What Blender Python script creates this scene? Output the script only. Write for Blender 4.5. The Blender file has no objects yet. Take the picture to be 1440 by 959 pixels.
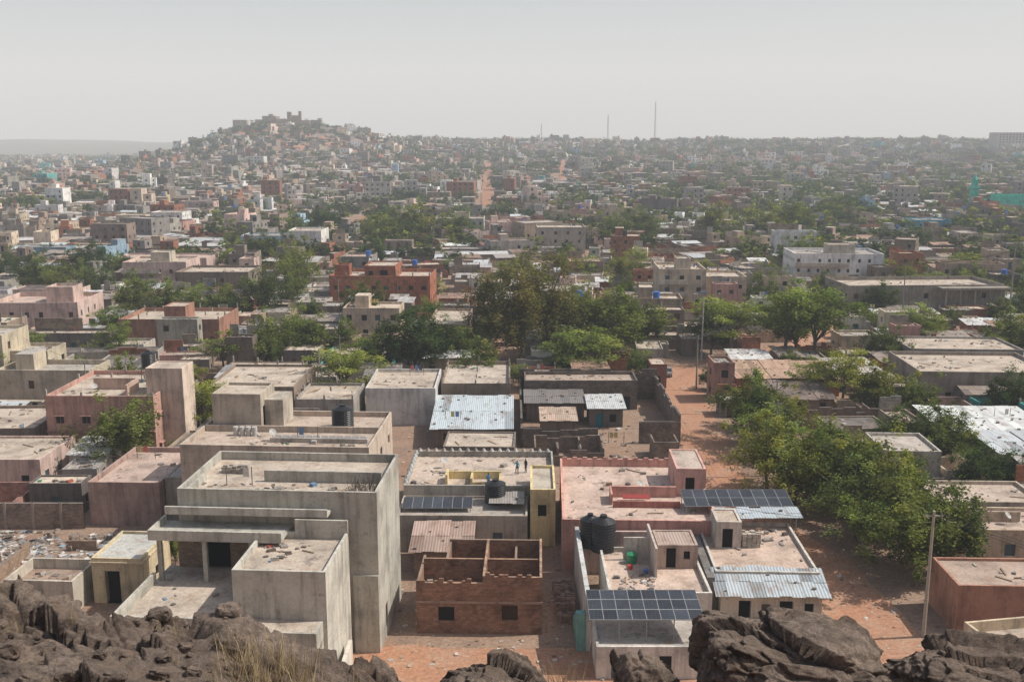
import bpy, math, random
import numpy as np
from mathutils import Vector, noise, Matrix
rng=random.Random(11)
scene=bpy.context.scene
rad=math.radians
# ------------------------------------------------------------------ materials
def newmat(name):
    m=bpy.data.materials.new(name); m.use_nodes=True
    nt=m.node_tree; nt.nodes.clear(); return m,nt
def N(nt,t,**k):
    n=nt.nodes.new(t)
    for a,b in k.items(): setattr(n,a,b)
    return n
def L(nt,a,b): nt.links.new(a,b)
def noise_tex(nt,vec,scale,detail=4,rough=.6):
    n=N(nt,'ShaderNodeTexNoise'); n.inputs['Scale'].default_value=scale
    n.inputs['Detail'].default_value=detail; n.inputs['Roughness'].default_value=rough
    if vec: L(nt,vec,n.inputs['Vector'])
    return n.outputs['Fac']
def ramp(nt,fac,stops,interp='LINEAR'):
    r=N(nt,'ShaderNodeValToRGB'); r.color_ramp.interpolation=interp
    e=r.color_ramp.elements
    while len(e)<len(stops): e.new(.5)
    for i,(p,c) in enumerate(stops):
        e[i].position=p
        e[i].color=(c[0],c[1],c[2],1) if hasattr(c,'__len__') else (c,c,c,1)
    L(nt,fac,r.inputs[0]); return r.outputs[0]
def mixc(nt,mode,fac,a,b):
    n=N(nt,'ShaderNodeMix',data_type='RGBA',blend_type=mode)
    if isinstance(fac,(int,float)): n.inputs[0].default_value=fac
    else: L(nt,fac,n.inputs[0])
    for s,v in ((6,a),(7,b)):
        if hasattr(v,'__len__'): n.inputs[s].default_value=(v[0],v[1],v[2],1)
        else: L(nt,v,n.inputs[s])
    return n.outputs[2]
def finish_bsdf(nt,col,rough=.9,bumpfac=None,bs=.3,bd=.05,metal=0,spec=.2):
    b=N(nt,'ShaderNodeBsdfPrincipled'); o=N(nt,'ShaderNodeOutputMaterial')
    if hasattr(col,'__len__'): b.inputs['Base Color'].default_value=(*col[:3],1)
    else: L(nt,col,b.inputs['Base Color'])
    b.inputs['Roughness'].default_value=rough; b.inputs['Metallic'].default_value=metal
    b.inputs['Specular IOR Level'].default_value=spec
    if bumpfac is not None:
        bp=N(nt,'ShaderNodeBump'); bp.inputs['Strength'].default_value=bs; bp.inputs['Distance'].default_value=bd
        L(nt,bumpfac,bp.inputs['Height']); L(nt,bp.outputs[0],b.inputs['Normal'])
    L(nt,b.outputs[0],o.inputs[0]); return b
def pos(nt): return N(nt,'ShaderNodeNewGeometry').outputs['Position']
def scaled(nt,v,s):
    m=N(nt,'ShaderNodeVectorMath',operation='MULTIPLY'); L(nt,v,m.inputs[0]); m.inputs[1].default_value=s; return m.outputs[0]
def attr(nt): return N(nt,'ShaderNodeAttribute',attribute_name='Col').outputs['Color']
def m_wall():
    m,nt=newmat('plaster_wall'); p=pos(nt); c=attr(nt)
    big=ramp(nt,noise_tex(nt,p,.35,5),[(.3,.6),(.5,1),(.72,1.14)])
    c=mixc(nt,'MULTIPLY',1,c,big)
    st=ramp(nt,noise_tex(nt,scaled(nt,p,(1.6,1.6,.16)),1.0,4,.65),[(.36,.5),(.52,1)])
    c=mixc(nt,'MULTIPLY',.6,c,st)
    pt=ramp(nt,noise_tex(nt,p,1.3,5,.75),[(.60,0),(.64,.45)])   # fallen render patches
    c=mixc(nt,'MIX',pt,c,(.25,.2,.165))
    fine=noise_tex(nt,p,5,4,.7); c=mixc(nt,'MULTIPLY',.5,c,ramp(nt,fine,[(.3,.7),(.7,1.14)]))
    finish_bsdf(nt,c,.95,fine,.35,.06); return m
def m_brick():
    m,nt=newmat('mud_brick'); p=pos(nt); c=attr(nt)
    s=N(nt,'ShaderNodeSeparateXYZ'); L(nt,p,s.inputs[0])
    a=N(nt,'ShaderNodeMath',operation='ADD'); L(nt,s.outputs[0],a.inputs[0]); L(nt,s.outputs[1],a.inputs[1])
    cb=N(nt,'ShaderNodeCombineXYZ'); L(nt,a.outputs[0],cb.inputs[0]); L(nt,s.outputs[2],cb.inputs[1])
    br=N(nt,'ShaderNodeTexBrick'); L(nt,cb.outputs[0],br.inputs['Vector'])
    br.inputs['Color1'].default_value=(.65,.63,.6,1); br.inputs['Color2'].default_value=(1.2,1.12,1.03,1); br.inputs['Mortar'].default_value=(.62,.7,.78,1)
    br.inputs['Scale'].default_value=1; br.inputs['Brick Width'].default_value=.42; br.inputs['Row Height'].default_value=.2; br.inputs['Mortar Size'].default_value=.018
    c=mixc(nt,'MULTIPLY',.85,c,br.outputs[0])
    c=mixc(nt,'MULTIPLY',1,c,ramp(nt,noise_tex(nt,p,.6,5),[(.3,.55),(.5,1),(.75,1.25)]))
    c=mixc(nt,'MIX',ramp(nt,noise_tex(nt,p,.9,5,.75),[(.56,0),(.64,.55)]),c,(.33,.26,.21))
    f=noise_tex(nt,p,9,3,.7); c=mixc(nt,'MULTIPLY',.5,c,ramp(nt,f,[(.3,.7),(.7,1.15)]))
    finish_bsdf(nt,c,.95,br.outputs['Fac'],-.4,.03); return m
def m_roof():
    m,nt=newmat('roof_screed'); p=pos(nt); c=attr(nt)
    c=mixc(nt,'MULTIPLY',1,c,ramp(nt,noise_tex(nt,p,.28,5,.65),[(.3,.52),(.48,.93),(.7,1.18)]))
    c=mixc(nt,'MIX',ramp(nt,noise_tex(nt,p,.7,4,.7),[(.52,0),(.68,.55)]),c,(.33,.21,.145))
    c=mixc(nt,'MIX',ramp(nt,noise_tex(nt,p,.5,5,.75),[(.58,0),(.65,.55)]),c,(.15,.13,.12))
    f=noise_tex(nt,p,3.5,5,.75); c=mixc(nt,'MULTIPLY',.7,c,ramp(nt,f,[(.3,.55),(.6,1.1)]))
    finish_bsdf(nt,c,.95,f,.3,.05); return m
def m_metal():
    m,nt=newmat('corrugated_metal'); p=pos(nt); c=attr(nt)
    w=N(nt,'ShaderNodeTexWave',bands_direction='X'); L(nt,p,w.inputs['Vector']); w.inputs['Scale'].default_value=1.1; w.inputs['Distortion'].default_value=.3
    c=mixc(nt,'MULTIPLY',.3,c,ramp(nt,w.outputs['Fac'],[(.2,.6),(.6,1.05)]))
    c=mixc(nt,'MIX',ramp(nt,noise_tex(nt,scaled(nt,p,(1,.35,1)),1.2,5,.7),[(.5,0),(.66,.6)]),c,(.22,.13,.085))
    finish_bsdf(nt,c,.6,w.outputs['Fac'],.5,.05,.1,.4); return m
def m_plain(name,rough=.7,metal=0,spec=.3,nz=4):
    m,nt=newmat(name); p=pos(nt); c=attr(nt)
    c=mixc(nt,'MULTIPLY',.6,c,ramp(nt,noise_tex(nt,p,nz,3),[(.3,.7),(.65,1.1)]))
    finish_bsdf(nt,c,rough,None,0,0,metal,spec); return m
def m_leaf():
    m,nt=newmat('foliage'); c=attr(nt)
    oi=N(nt,'ShaderNodeObjectInfo'); 
    c=mixc(nt,'MULTIPLY',1,c,ramp(nt,oi.outputs['Random'],[(0,(.7,.78,.8)),(.5,(1,1,1)),(1,(1.35,1.15,.85))]))
    d=N(nt,'ShaderNodeBsdfDiffuse'); t=N(nt,'ShaderNodeBsdfTranslucent'); mx=N(nt,'ShaderNodeMixShader'); mx.inputs[0].default_value=.35
    L(nt,c,d.inputs[0]); L(nt,mixc(nt,'MULTIPLY',1,c,(1.5,1.5,.6)),t.inputs[0]); L(nt,d.outputs[0],mx.inputs[1]); L(nt,t.outputs[0],mx.inputs[2])
    o=N(nt,'ShaderNodeOutputMaterial'); L(nt,mx.outputs[0],o.inputs[0]); return m
def m_ground(name,ca,cb,cc,fleck=True):
    m,nt=newmat(name); p=pos(nt)
    c=mixc(nt,'MIX',ramp(nt,noise_tex(nt,p,.06,5,.65),[(.35,0),(.62,1)]),ca,cb)
    c=mixc(nt,'MIX',ramp(nt,noise_tex(nt,p,.35,5,.7),[(.45,0),(.68,.8)]),c,cc)
    f=noise_tex(nt,p,2.5,6,.75); c=mixc(nt,'MULTIPLY',.8,c,ramp(nt,f,[(.3,.5),(.65,1.2)]))
    if fleck:
        g=noise_tex(nt,p,6,4,.8); c=mixc(nt,'MIX',ramp(nt,g,[(.66,0),(.72,.5)]),c,(.48,.42,.37))
    finish_bsdf(nt,c,.97,f,.5,.15); return m
def m_rock():
    m,nt=newmat('sandstone_rock'); p=pos(nt)
    c=mixc(nt,'MIX',ramp(nt,noise_tex(nt,p,1.1,6,.65),[(.38,0),(.62,1)]),(.15,.115,.095),(.31,.245,.20))
    c=mixc(nt,'MIX',ramp(nt,noise_tex(nt,p,2.3,6,.7),[(.57,0),(.70,.55)]),c,(.36,.235,.165))
    c=mixc(nt,'MIX',ramp(nt,noise_tex(nt,p,4.3,5,.7),[(.53,0),(.66,.75)]),c,(.065,.055,.05))
    f=noise_tex(nt,p,9,9,.8)
    c=mixc(nt,'MULTIPLY',.9,c,ramp(nt,f,[(.3,.32),(.6,1.3)]))
    f2=noise_tex(nt,p,30,5,.8); c=mixc(nt,'MULTIPLY',.7,c,ramp(nt,f2,[(.35,.5),(.6,1.25)]))
    nz=N(nt,'ShaderNodeSeparateXYZ'); L(nt,N(nt,'ShaderNodeNewGeometry').outputs['Normal'],nz.inputs[0])
    up=ramp(nt,nz.outputs[2],[(.75,0),(.95,.55)]); c=mixc(nt,'MIX',mixc(nt,'MULTIPLY',1,up,ramp(nt,noise_tex(nt,p,1.8,5,.7),[(.45,0),(.62,.9)])),c,(.31,.235,.18))
    ad=N(nt,'ShaderNodeMath',operation='MULTIPLY_ADD'); L(nt,f2,ad.inputs[0]); ad.inputs[1].default_value=.3; L(nt,f,ad.inputs[2])
    finish_bsdf(nt,c,.95,ad.outputs[0],1,.08); return m
WALL,BRICK,ROOF,METAL,DARK,PAINT,PLASTIC,SOLAR,LEAF,BARK,GLASSY=range(11)
MATS=[m_wall(),m_brick(),m_roof(),m_metal(),m_plain('opening_interior',.8,0,.1),m_plain('paint',.6),m_plain('plastic',.4,0,.5),m_plain('solar_cell',.3,.1,.4,1),m_leaf(),m_plain('bark',.95,0,.1,8),m_plain('window_glass',.1,0,.6)]
MG=m_ground('laterite_soil',(.30,.18,.12),(.37,.265,.20),(.22,.165,.13))
MROAD=m_ground('laterite_road',(.45,.225,.135),(.42,.24,.16),(.45,.30,.21))
MROADR=m_ground('laterite_bank',(.36,.165,.10),(.37,.21,.14),(.36,.23,.16),False)
MSAV=m_ground('savanna_plain',(.12,.12,.07),(.16,.13,.09),(.08,.09,.05),False)
MROCK=m_rock()
# ------------------------------------------------------------------ mesh builder
class MB:
    def __init__(s): s.v=[];s.f=[];s.m=[];s.c=[]
    def poly(s,pts,mat,col):
        n=len(s.v); s.v.extend(pts); s.f.append(tuple(range(n,n+len(pts)))); s.m.append(mat); s.c.append(col)
    def finish(s,name):
        if not s.v: return None
        a=np.array(s.v,dtype=np.float32); cx,cy=a[:,0].mean(),a[:,1].mean(); cz=a[:,2].min()
        a-=np.array([cx,cy,cz],dtype=np.float32)
        me=bpy.data.meshes.new(name); me.from_pydata(a.tolist(),[],s.f)
        for mt in MATS: me.materials.append(mt)
        me.polygons.foreach_set('material_index',s.m)
        at=me.color_attributes.new('Col','FLOAT_COLOR','CORNER')
        cl=[]
        for f,c in zip(s.f,s.c): cl.extend((c[0],c[1],c[2],1.0)*len(f))
        at.data.foreach_set('color',cl)
        o=bpy.data.objects.new(name,me); scene.collection.objects.link(o); o.location=(cx,cy,cz)
        return o
class Fr:
    def __init__(s,ox=0,oy=0,oz=0,deg=0): s.o=(ox,oy,oz); s.c=math.cos(rad(deg)); s.s=math.sin(rad(deg))
    def p(s,x,y,z): return (s.o[0]+x*s.c-y*s.s, s.o[1]+x*s.s+y*s.c, s.o[2]+z)
ID=Fr()
def jc(c,a=.08,r=rng):
    k=1+r.uniform(-a,a)*1.5
    return tuple(max(.01,min(.9,x*k*(1+r.uniform(-a,a)*.15))) for x in c)
def wall(mb,fr,a,b,z0,z1,mat,col,ops=(),rd=.2,lint=False):
    ax,ay=a;bx,by=b;Ln=math.hypot(bx-ax,by-ay)
    if Ln<.01: return
    ux,uy=(bx-ax)/Ln,(by-ay)/Ln; nx,ny=uy,-ux
    def P(u,v,o=0): return fr.p(ax+ux*u-nx*o, ay+uy*u-ny*o, z0+v)
    Hh=z1-z0
    ops=[o for o in ops if o[0]>.05 and o[1]<Ln-.05 and o[3]<Hh-.05]
    if not ops:
        mb.poly([P(0,0),P(Ln,0),P(Ln,Hh),P(0,Hh)],mat,col); return
    us=sorted({0,Ln,*[o[0] for o in ops],*[o[1] for o in ops]}); vs=sorted({0,Hh,*[o[2] for o in ops],*[o[3] for o in ops]})
    for j in range(len(vs)-1):
        vm=(vs[j]+vs[j+1])/2; start=None
        for i in range(len(us)-1):
            um=(us[i]+us[i+1])/2
            hole=any(o[0]<um<o[1] and o[2]<vm<o[3] for o in ops)
            if not hole and start is None: start=us[i]
            if start is not None and (hole or i==len(us)-2):
                e=us[i] if hole else us[i+1]
                mb.poly([P(start,vs[j]),P(e,vs[j]),P(e,vs[j+1]),P(start,vs[j+1])],mat,col); start=None
    for o in ops:
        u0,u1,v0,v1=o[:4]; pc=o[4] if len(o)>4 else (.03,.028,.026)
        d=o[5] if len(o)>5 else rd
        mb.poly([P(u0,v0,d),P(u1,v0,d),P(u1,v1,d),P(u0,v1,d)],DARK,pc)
        mb.poly([P(u0,v0),P(u0,v0,d),P(u0,v1,d),P(u0,v1)],mat,col)
        mb.poly([P(u1,v0,d),P(u1,v0),P(u1,v1),P(u1,v1,d)],mat,col)
        mb.poly([P(u0,v1,d),P(u1,v1,d),P(u1,v1),P(u0,v1)],mat,col)
        mb.poly([P(u0,v0),P(u1,v0),P(u1,v0,d),P(u0,v0,d)],mat,col)
        if lint:
            A,B=P(u0-.2,v1+.06),P(u1+.2,v1+.06);C_,D_=P(u1+.2,v1+.06,-.4),P(u0-.2,v1+.06,-.4)
            up=lambda t:(t[0],t[1],t[2]+.1)
            mb.poly([up(A),up(D_),up(C_),up(B)],mat,col); mb.poly([A,B,C_,D_],mat,col); mb.poly([D_,C_,up(C_),up(D_)],mat,col)
            mb.poly([A,D_,up(D_),up(A)],mat,col); mb.poly([C_,B,up(B),up(C_)],mat,col)
            um=(u0+u1)/2
            if u1-u0<2 and v1-v0<2:
                mb.poly([P(um-.03,v0,d-.03),P(um+.03,v0,d-.03),P(um+.03,v1,d-.03),P(um-.03,v1,d-.03)],PAINT,(.25,.22,.2))
def box(mb,fr,x0,x1,y0,y1,z0,z1,mat,col,tm=None,tc=None,bot=False):
    p=fr.p
    for a,b in (((x0,y0),(x1,y0)),((x1,y0),(x1,y1)),((x1,y1),(x0,y1)),((x0,y1),(x0,y0))):
        mb.poly([p(*a,z0),p(*b,z0),p(*b,z1),p(*a,z1)],mat,col)
    mb.poly([p(x0,y0,z1),p(x1,y0,z1),p(x1,y1,z1),p(x0,y1,z1)],mat if tm is None else tm,tc or col)
    if bot: mb.poly([p(x0,y1,z0),p(x1,y1,z0),p(x1,y0,z0),p(x0,y0,z0)],mat,col)
def rwall(mb,fr,x0,x1,y0,y1,z0,z1,mat,col,r=rng):
    Lx=x1-x0;Ly=y1-y0; along=Lx>Ly; Ln=max(Lx,Ly); n=max(1,int(Ln/r.uniform(1.2,2.6)))
    for i in range(n):
        a,b=i/n,(i+1)/n; hh=z1-(r.choice([0,0,0,.2,.2,.4,.8]) if n>1 else 0)
        if along: box(mb,fr,x0+Lx*a,x0+Lx*b,y0,y1,z0,hh,mat,col)
        else: box(mb,fr,x0,x1,y0+Ly*a,y0+Ly*b,z0,hh,mat,col)
def house(mb,fr,x0,x1,y0,y1,z0,h,col,rcol,par=.5,wm=WALL,ops={},rm=ROOF,t=.22,lint=False,base=0):
    zt=z0+h+par
    S={'F':((x0,y0),(x1,y0)),'R':((x1,y0),(x1,y1)),'B':((x1,y1),(x0,y1)),'L':((x0,y1),(x0,y0))}
    for k,(a,b) in S.items():
        wall(mb,fr,a,b,z0,zt,wm,jc(col,.02),ops.get(k,()),lint=lint)
        if base: wall(mb,fr,a,b,z0-base,z0,wm,col)
    p=fr.p
    if par>0:
        X0,X1,Y0,Y1=x0+t,x1-t,y0+t,y1-t
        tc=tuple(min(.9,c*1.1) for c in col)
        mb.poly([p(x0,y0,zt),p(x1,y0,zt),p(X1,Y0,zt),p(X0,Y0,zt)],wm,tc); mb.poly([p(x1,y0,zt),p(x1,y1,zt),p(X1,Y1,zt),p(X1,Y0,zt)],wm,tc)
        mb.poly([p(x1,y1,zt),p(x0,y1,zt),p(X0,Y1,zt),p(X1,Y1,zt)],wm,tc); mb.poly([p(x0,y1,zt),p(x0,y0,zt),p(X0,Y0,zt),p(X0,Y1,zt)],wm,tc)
        zr=z0+h
        for a,b in (((X1,Y0),(X0,Y0)),((X1,Y1),(X1,Y0)),((X0,Y1),(X1,Y1)),((X0,Y0),(X0,Y1))):
            mb.poly([p(*a,zr),p(*b,zr),p(*b,zt),p(*a,zt)],wm,col)
        mb.poly([p(X0,Y0,zr),p(X1,Y0,zr),p(X1,Y1,zr),p(X0,Y1,zr)],rm,rcol)
    else: mb.poly([p(x0,y0,zt),p(x1,y0,zt),p(x1,y1,zt),p(x0,y1,zt)],rm,rcol)
def sheet(mb,fr,x0,x1,y0,y1,zf,zb,mat,col,th=.07):
    p=fr.p
    a=[(x0,y0,zf),(x1,y0,zf),(x1,y1,zb),(x0,y1,zb)]
    T_=[p(*q) for q in a]; B_=[p(q[0],q[1],q[2]-th) for q in a]
    mb.poly(T_,mat,col); mb.poly(B_[::-1],mat,col)
    for i in range(4): j=(i+1)%4; mb.poly([B_[i],B_[j],T_[j],T_[i]],mat,col)
def patch_sheets(mb,fr,x0,x1,y0,y1,zf,zb,col,r=rng,a=.09):
    n=max(2,int((x1-x0)/1.1))
    for i in range(n):
        for j in range(2):
            u0=x0+(x1-x0)*i/n; u1=x0+(x1-x0)*(i+1)/n+.06; v0=y0+(y1-y0)*j/2-r.uniform(0,.25); v1=y0+(y1-y0)*(j+1)/2+ (.1 if j==0 else r.uniform(-.2,.2))
            q=lambda v: zf+(zb-zf)*(v-y0)/(y1-y0)+.02*((i+j)%2)+.03*j
            c=jc(col,a,r)
            if r.random()<.08: c=tuple(x*.6 for x in c)
            sheet(mb,fr,u0,u1,v0,v1,q(v0),q(v1),METAL,c,.03)
    for _ in range(int((x1-x0)*(y1-y0)/7)):
        x=r.uniform(x0+.3,x1-.3); yv=r.uniform(y0+.3,y1-.3); z=zf+(zb-zf)*(yv-y0)/(y1-y0)+.05; s=r.uniform(.08,.2)
        box(mb,fr,x-s,x+s,yv-s*.7,yv+s*.7,z,z+s,PAINT,jc((.25,.22,.19),.2,r))
def cyl(mb,fr,cx,cy,z0,z1,r0,r1,n,mat,col,cap=True):
    A=[fr.p(cx+r0*math.cos(2*math.pi*i/n),cy+r0*math.sin(2*math.pi*i/n),z0) for i in range(n)]
    B=[fr.p(cx+r1*math.cos(2*math.pi*i/n),cy+r1*math.sin(2*math.pi*i/n),z1) for i in range(n)]
    for i in range(n): j=(i+1)%n; mb.poly([A[i],A[j],B[j],B[i]],mat,col)
    if cap: mb.poly(B,mat,col)
def tube(mb,pts,rs,n,mat,col):
    prev=None
    for k,(q,r) in enumerate(zip(pts,rs)):
        q=Vector(q); d=(Vector(pts[min(k+1,len(pts)-1)])-Vector(pts[max(k-1,0)])).normalized()
        u=d.cross(Vector((.3,.9,.1)) if abs(d.z)>.5 else Vector((0,0,1))).normalized(); w=d.cross(u)
        ring=[tuple(q+u*(r*math.cos(2*math.pi*i/n))+w*(r*math.sin(2*math.pi*i/n))) for i in range(n)]
        if prev:
            for i in range(n): j=(i+1)%n; mb.poly([prev[i],prev[j],ring[j],ring[i]],mat,col)
        prev=ring
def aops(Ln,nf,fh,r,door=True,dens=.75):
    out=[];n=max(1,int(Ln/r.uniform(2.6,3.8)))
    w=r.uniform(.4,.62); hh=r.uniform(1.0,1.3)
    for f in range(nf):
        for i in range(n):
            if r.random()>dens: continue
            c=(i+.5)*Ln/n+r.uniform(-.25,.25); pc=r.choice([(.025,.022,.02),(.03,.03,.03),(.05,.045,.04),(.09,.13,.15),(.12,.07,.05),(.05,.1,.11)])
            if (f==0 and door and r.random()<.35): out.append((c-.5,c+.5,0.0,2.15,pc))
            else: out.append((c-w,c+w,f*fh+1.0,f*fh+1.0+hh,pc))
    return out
CLC=[(.3,.27,.24),(.2,.17,.15),(.42,.38,.33),(.12,.1,.09),(.46,.43,.4),(.3,.2,.14),(.36,.3,.25),(.25,.22,.2)]
def clutter(mb,fr,x0,x1,y0,y1,z,n,r):
    if x1-x0<1 or y1-y0<1: return
    n=max(2,int(n*.85)); hubs=[(r.uniform(x0+.5,x1-.5),r.uniform(y0+.5,y1-.5)) for _ in range(3)]
    for _ in range(n):
        if r.random()<.6:
            h_=r.choice(hubs); x=min(x1-.3,max(x0+.3,r.gauss(h_[0],.7))); y=min(y1-.3,max(y0+.3,r.gauss(h_[1],.6)))
        else: x=r.uniform(x0+.3,x1-.3);y=r.uniform(y0+.3,y1-.3)
        q=r.random()**2.2; w,d,h=.05+.3*q,.05+.28*r.random()**2,.05+.35*q*r.random()
        c=r.choice(CLC) if r.random()<.95 else r.choice([(.15,.25,.38),(.42,.12,.08),(.6,.58,.55),(.1,.3,.2)])
        f2=Fr(*fr.p(x,y,z),r.uniform(0,90)); box(mb,f2,-w,w,-d,d,0,h,PAINT,c)
    for _ in range(r.randint(0,3)):   # planks and poles lying about
        x=r.uniform(x0+.5,x1-.5);y=r.uniform(y0+.5,y1-.5); ln=min(r.uniform(1,2.4),(x1-x0)*.3,(y1-y0)*.3)
        f2=Fr(*fr.p(x,y,z),r.uniform(0,180)); box(mb,f2,-ln/2,ln/2,-.07,.07,.02,.09,BARK,jc((.3,.22,.15),.2,r))
    if r.random()<.35:
        x=r.uniform(x0+.5,x1-.5);y=r.uniform(y0+.5,y1-.5)
        if x+2.2<x1:
            for dx in (0,2.2): cyl(mb,fr,x+dx,y,z,z+1.7,.04,.04,4,BARK,(.15,.12,.1))
            for k in range(3):
                if r.random()<.7:
                    c=r.choice([(.6,.58,.55),(.15,.25,.45),(.5,.15,.12),(.55,.45,.2),(.1,.1,.12)]); a=x+.15+k*.65; 
                    mb.poly([fr.p(a,y,z+.8),fr.p(a+.5,y+.03,z+.75),fr.p(a+.5,y,z+1.6),fr.p(a,y,z+1.6)],PAINT,c)
def starters(mb,fr,x0,x1,y0,y1,z,r,col):
    nx_=max(1,int((x1-x0)/4)); ny_=max(1,int((y1-y0)/4))
    for i in range(nx_+1):
        for j in range(ny_+1):
            if r.random()<.3: continue
            x=x0+.15+(x1-x0-.3)*i/nx_; y=y0+.15+(y1-y0-.3)*j/ny_; h=r.uniform(.3,1.1)
            box(mb,fr,x-.12,x+.12,y-.12,y+.12,z,z+h,WALL,col)
            for a in (-.07,.07): tube(mb,[fr.p(x+a,y+a,z+h),fr.p(x+a*1.5,y+a,z+h+r.uniform(.4,.9))],[.02,.02],3,BARK,(.12,.08,.06))
def blockpile(mb,fr,x,y,z,nx,ny,nz,r,col=(.36,.33,.3)):
    for i in range(nx):
        for j in range(ny):
            for k in range(nz):
                if k==nz-1 and r.random()<.4: continue
                dx,dy=r.uniform(-.03,.03),r.uniform(-.03,.03)
                box(mb,fr,x+i*.44+dx,x+i*.44+.4+dx,y+j*.24+dy,y+j*.24+.2+dy,z+k*.2,z+k*.2+.19,BRICK,jc(col,.12,r))
# ------------------------------------------------------------------ terrain
def sm(a,b,x):
    t=min(1,max(0,(x-a)/(b-a))); return t*t*(3-2*t)
def T(x,y):
    z=0.
    if y<62:
        if y<11: z=35.3+(11-y)*.42
        else: z=35.3*(1-(y-11)/51)
    if y>560:
        m=sm(-600,-330,x)
        t=min(1,max(0,(y-600)/1300)); z+=40*t**1.6*m*(1-sm(1980,2700,y))
        z+=46*math.exp(-((x+343)/(135 if x<-343 else 165))**2-((y-1500)/240)**2)
        z+=sm(560,900,y)*(1-sm(3000,3500,y))*6*noise.noise(Vector((x/170,y/170,3)))
    if y>3200:
        rd=sm(3300,4600,y)*(1-sm(4800,7500,y))
        z+=rd*(46+30*noise.noise(Vector((x/800,1.7,2)))+12*noise.noise(Vector((x/200,y/500,5))))*(1 if x<0 else .6)
    return z
ys=list(np.arange(-60,11,3.))+[11]+list(np.arange(14,62,3.))+[62,66]+list(np.arange(70,560,20.))+list(np.arange(560,2700,22.))+list(np.arange(2700,7600,120.))+[9000,11500]
xs=sorted(set([-6500,-5500,-4800,-4200,-3700,-3300,-2900,-2500,-2200,-1900,-1700,-1500,-1350,-1200,-1100]+list(range(-1000,1001,24))+[1100,1200,1350,1500,1700,2000,2400,3000,3800,4800,6500]))
V=[];F=[];mi=[]
for y in ys:
    for x in xs:
        z=T(x,y)
        if y<55: z+= .5*noise.noise(Vector((x/5,y/5,0))) if y>13 else -.1
        V.append((x,y,z))
nx=len(xs)
for j in range(len(ys)-1):
    for i in range(nx-1): F.append((j*nx+i,j*nx+i+1,(j+1)*nx+i+1,(j+1)*nx+i)); mi.append(1 if ys[j]>2500 else (2 if (ys[j]>1250 and ys[j]<1750 and -560<xs[i]<-150) else 0))
me=bpy.data.meshes.new('ground'); me.from_pydata(V,[],F); me.materials.append(MG); me.materials.append(MSAV); me.materials.append(MROADR)
me.polygons.foreach_set('use_smooth',[True]*len(F)); me.polygons.foreach_set('material_index',mi)
g=bpy.data.objects.new('ground',me); scene.collection.objects.link(g)
RES=[]
def reserve(x0,x1,y0,y1): RES.append((min(x0,x1),max(x0,x1),y0,y1))
def blocked(x0,x1,y0,y1,p=1.2):
    return any(x0<b+p and x1>a-p and y0<d+p and y1>c-p for a,b,c,d in RES)
def ribbon(name,pts,step=2.5,seed=0,dz=.03,mat=None):
    V=[];F=[];P=[]
    for k in range(len(pts)-1):
        a,b=pts[k],pts[k+1]; n=max(1,int(math.hypot(b[0]-a[0],b[1]-a[1])/step))
        for i in range(n):
            t=i/n; P.append([a[q]*(1-t)+b[q]*t for q in range(3)])
    P.append(list(pts[-1]))
    for k,(x,y,w) in enumerate(P):
        q=P[min(k+1,len(P)-1)];r=P[max(k-1,0)];d=Vector((q[0]-r[0],q[1]-r[1])).normalized()
        if k%2==0: reserve(x-w*.4,x+w*.4,y-w*.35,y+w*.35)
        for s in (-1,-.5,0,.5,1):
            ww=w/2*s*(1+.25*noise.noise(Vector((x/4,y/4,seed+s))))
            V.append((x+d.y*ww,y-d.x*ww,T(x,y)+dz))
    for k in range(len(P)-1):
        for i in range(4): a=k*5+i; F.append((a,a+1,a+6,a+5))
    me=bpy.data.meshes.new(name);me.from_pydata(V,[],F);me.materials.append(mat or MROAD)
    o=bpy.data.objects.new(name,me);scene.collection.objects.link(o)
ribbon('dirt_road',[(31,66,8),(32,82,7),(31,95,7),(26,110,7.5),(25.5,120,7.5),(28,144,7),(29,166,7),(33,184,7),(46,194,6),(62,206,5.5),(84,246,5.5),(98,290,5)])
ribbon('dirt_road',[(-16,74.5,7),(-6,74,8),(6,73,9),(20,72,9),(31,72,9)],seed=5,dz=.02)
ribbon('dirt_street',[(-3.5,170,4.5),(-4.5,215,4.5),(-7,260,4.5)],seed=9,dz=.02,step=5)
ribbon('red_dirt_road',[(-16,640,7),(-20,800,9),(-22,920,9),(-27,1080,9),(-31,1300,8)],seed=3,dz=.5,step=8,mat=MROADR)
ribbon('red_dirt_road',[(-76,470,5),(-82,560,6),(-88,690,6)],seed=4,dz=.3,step=8,mat=MROADR)
ribbon('red_dirt_road',[(48,950,6),(58,1150,7),(66,1300,6)],seed=6,dz=.5,step=8,mat=MROADR)
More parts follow.
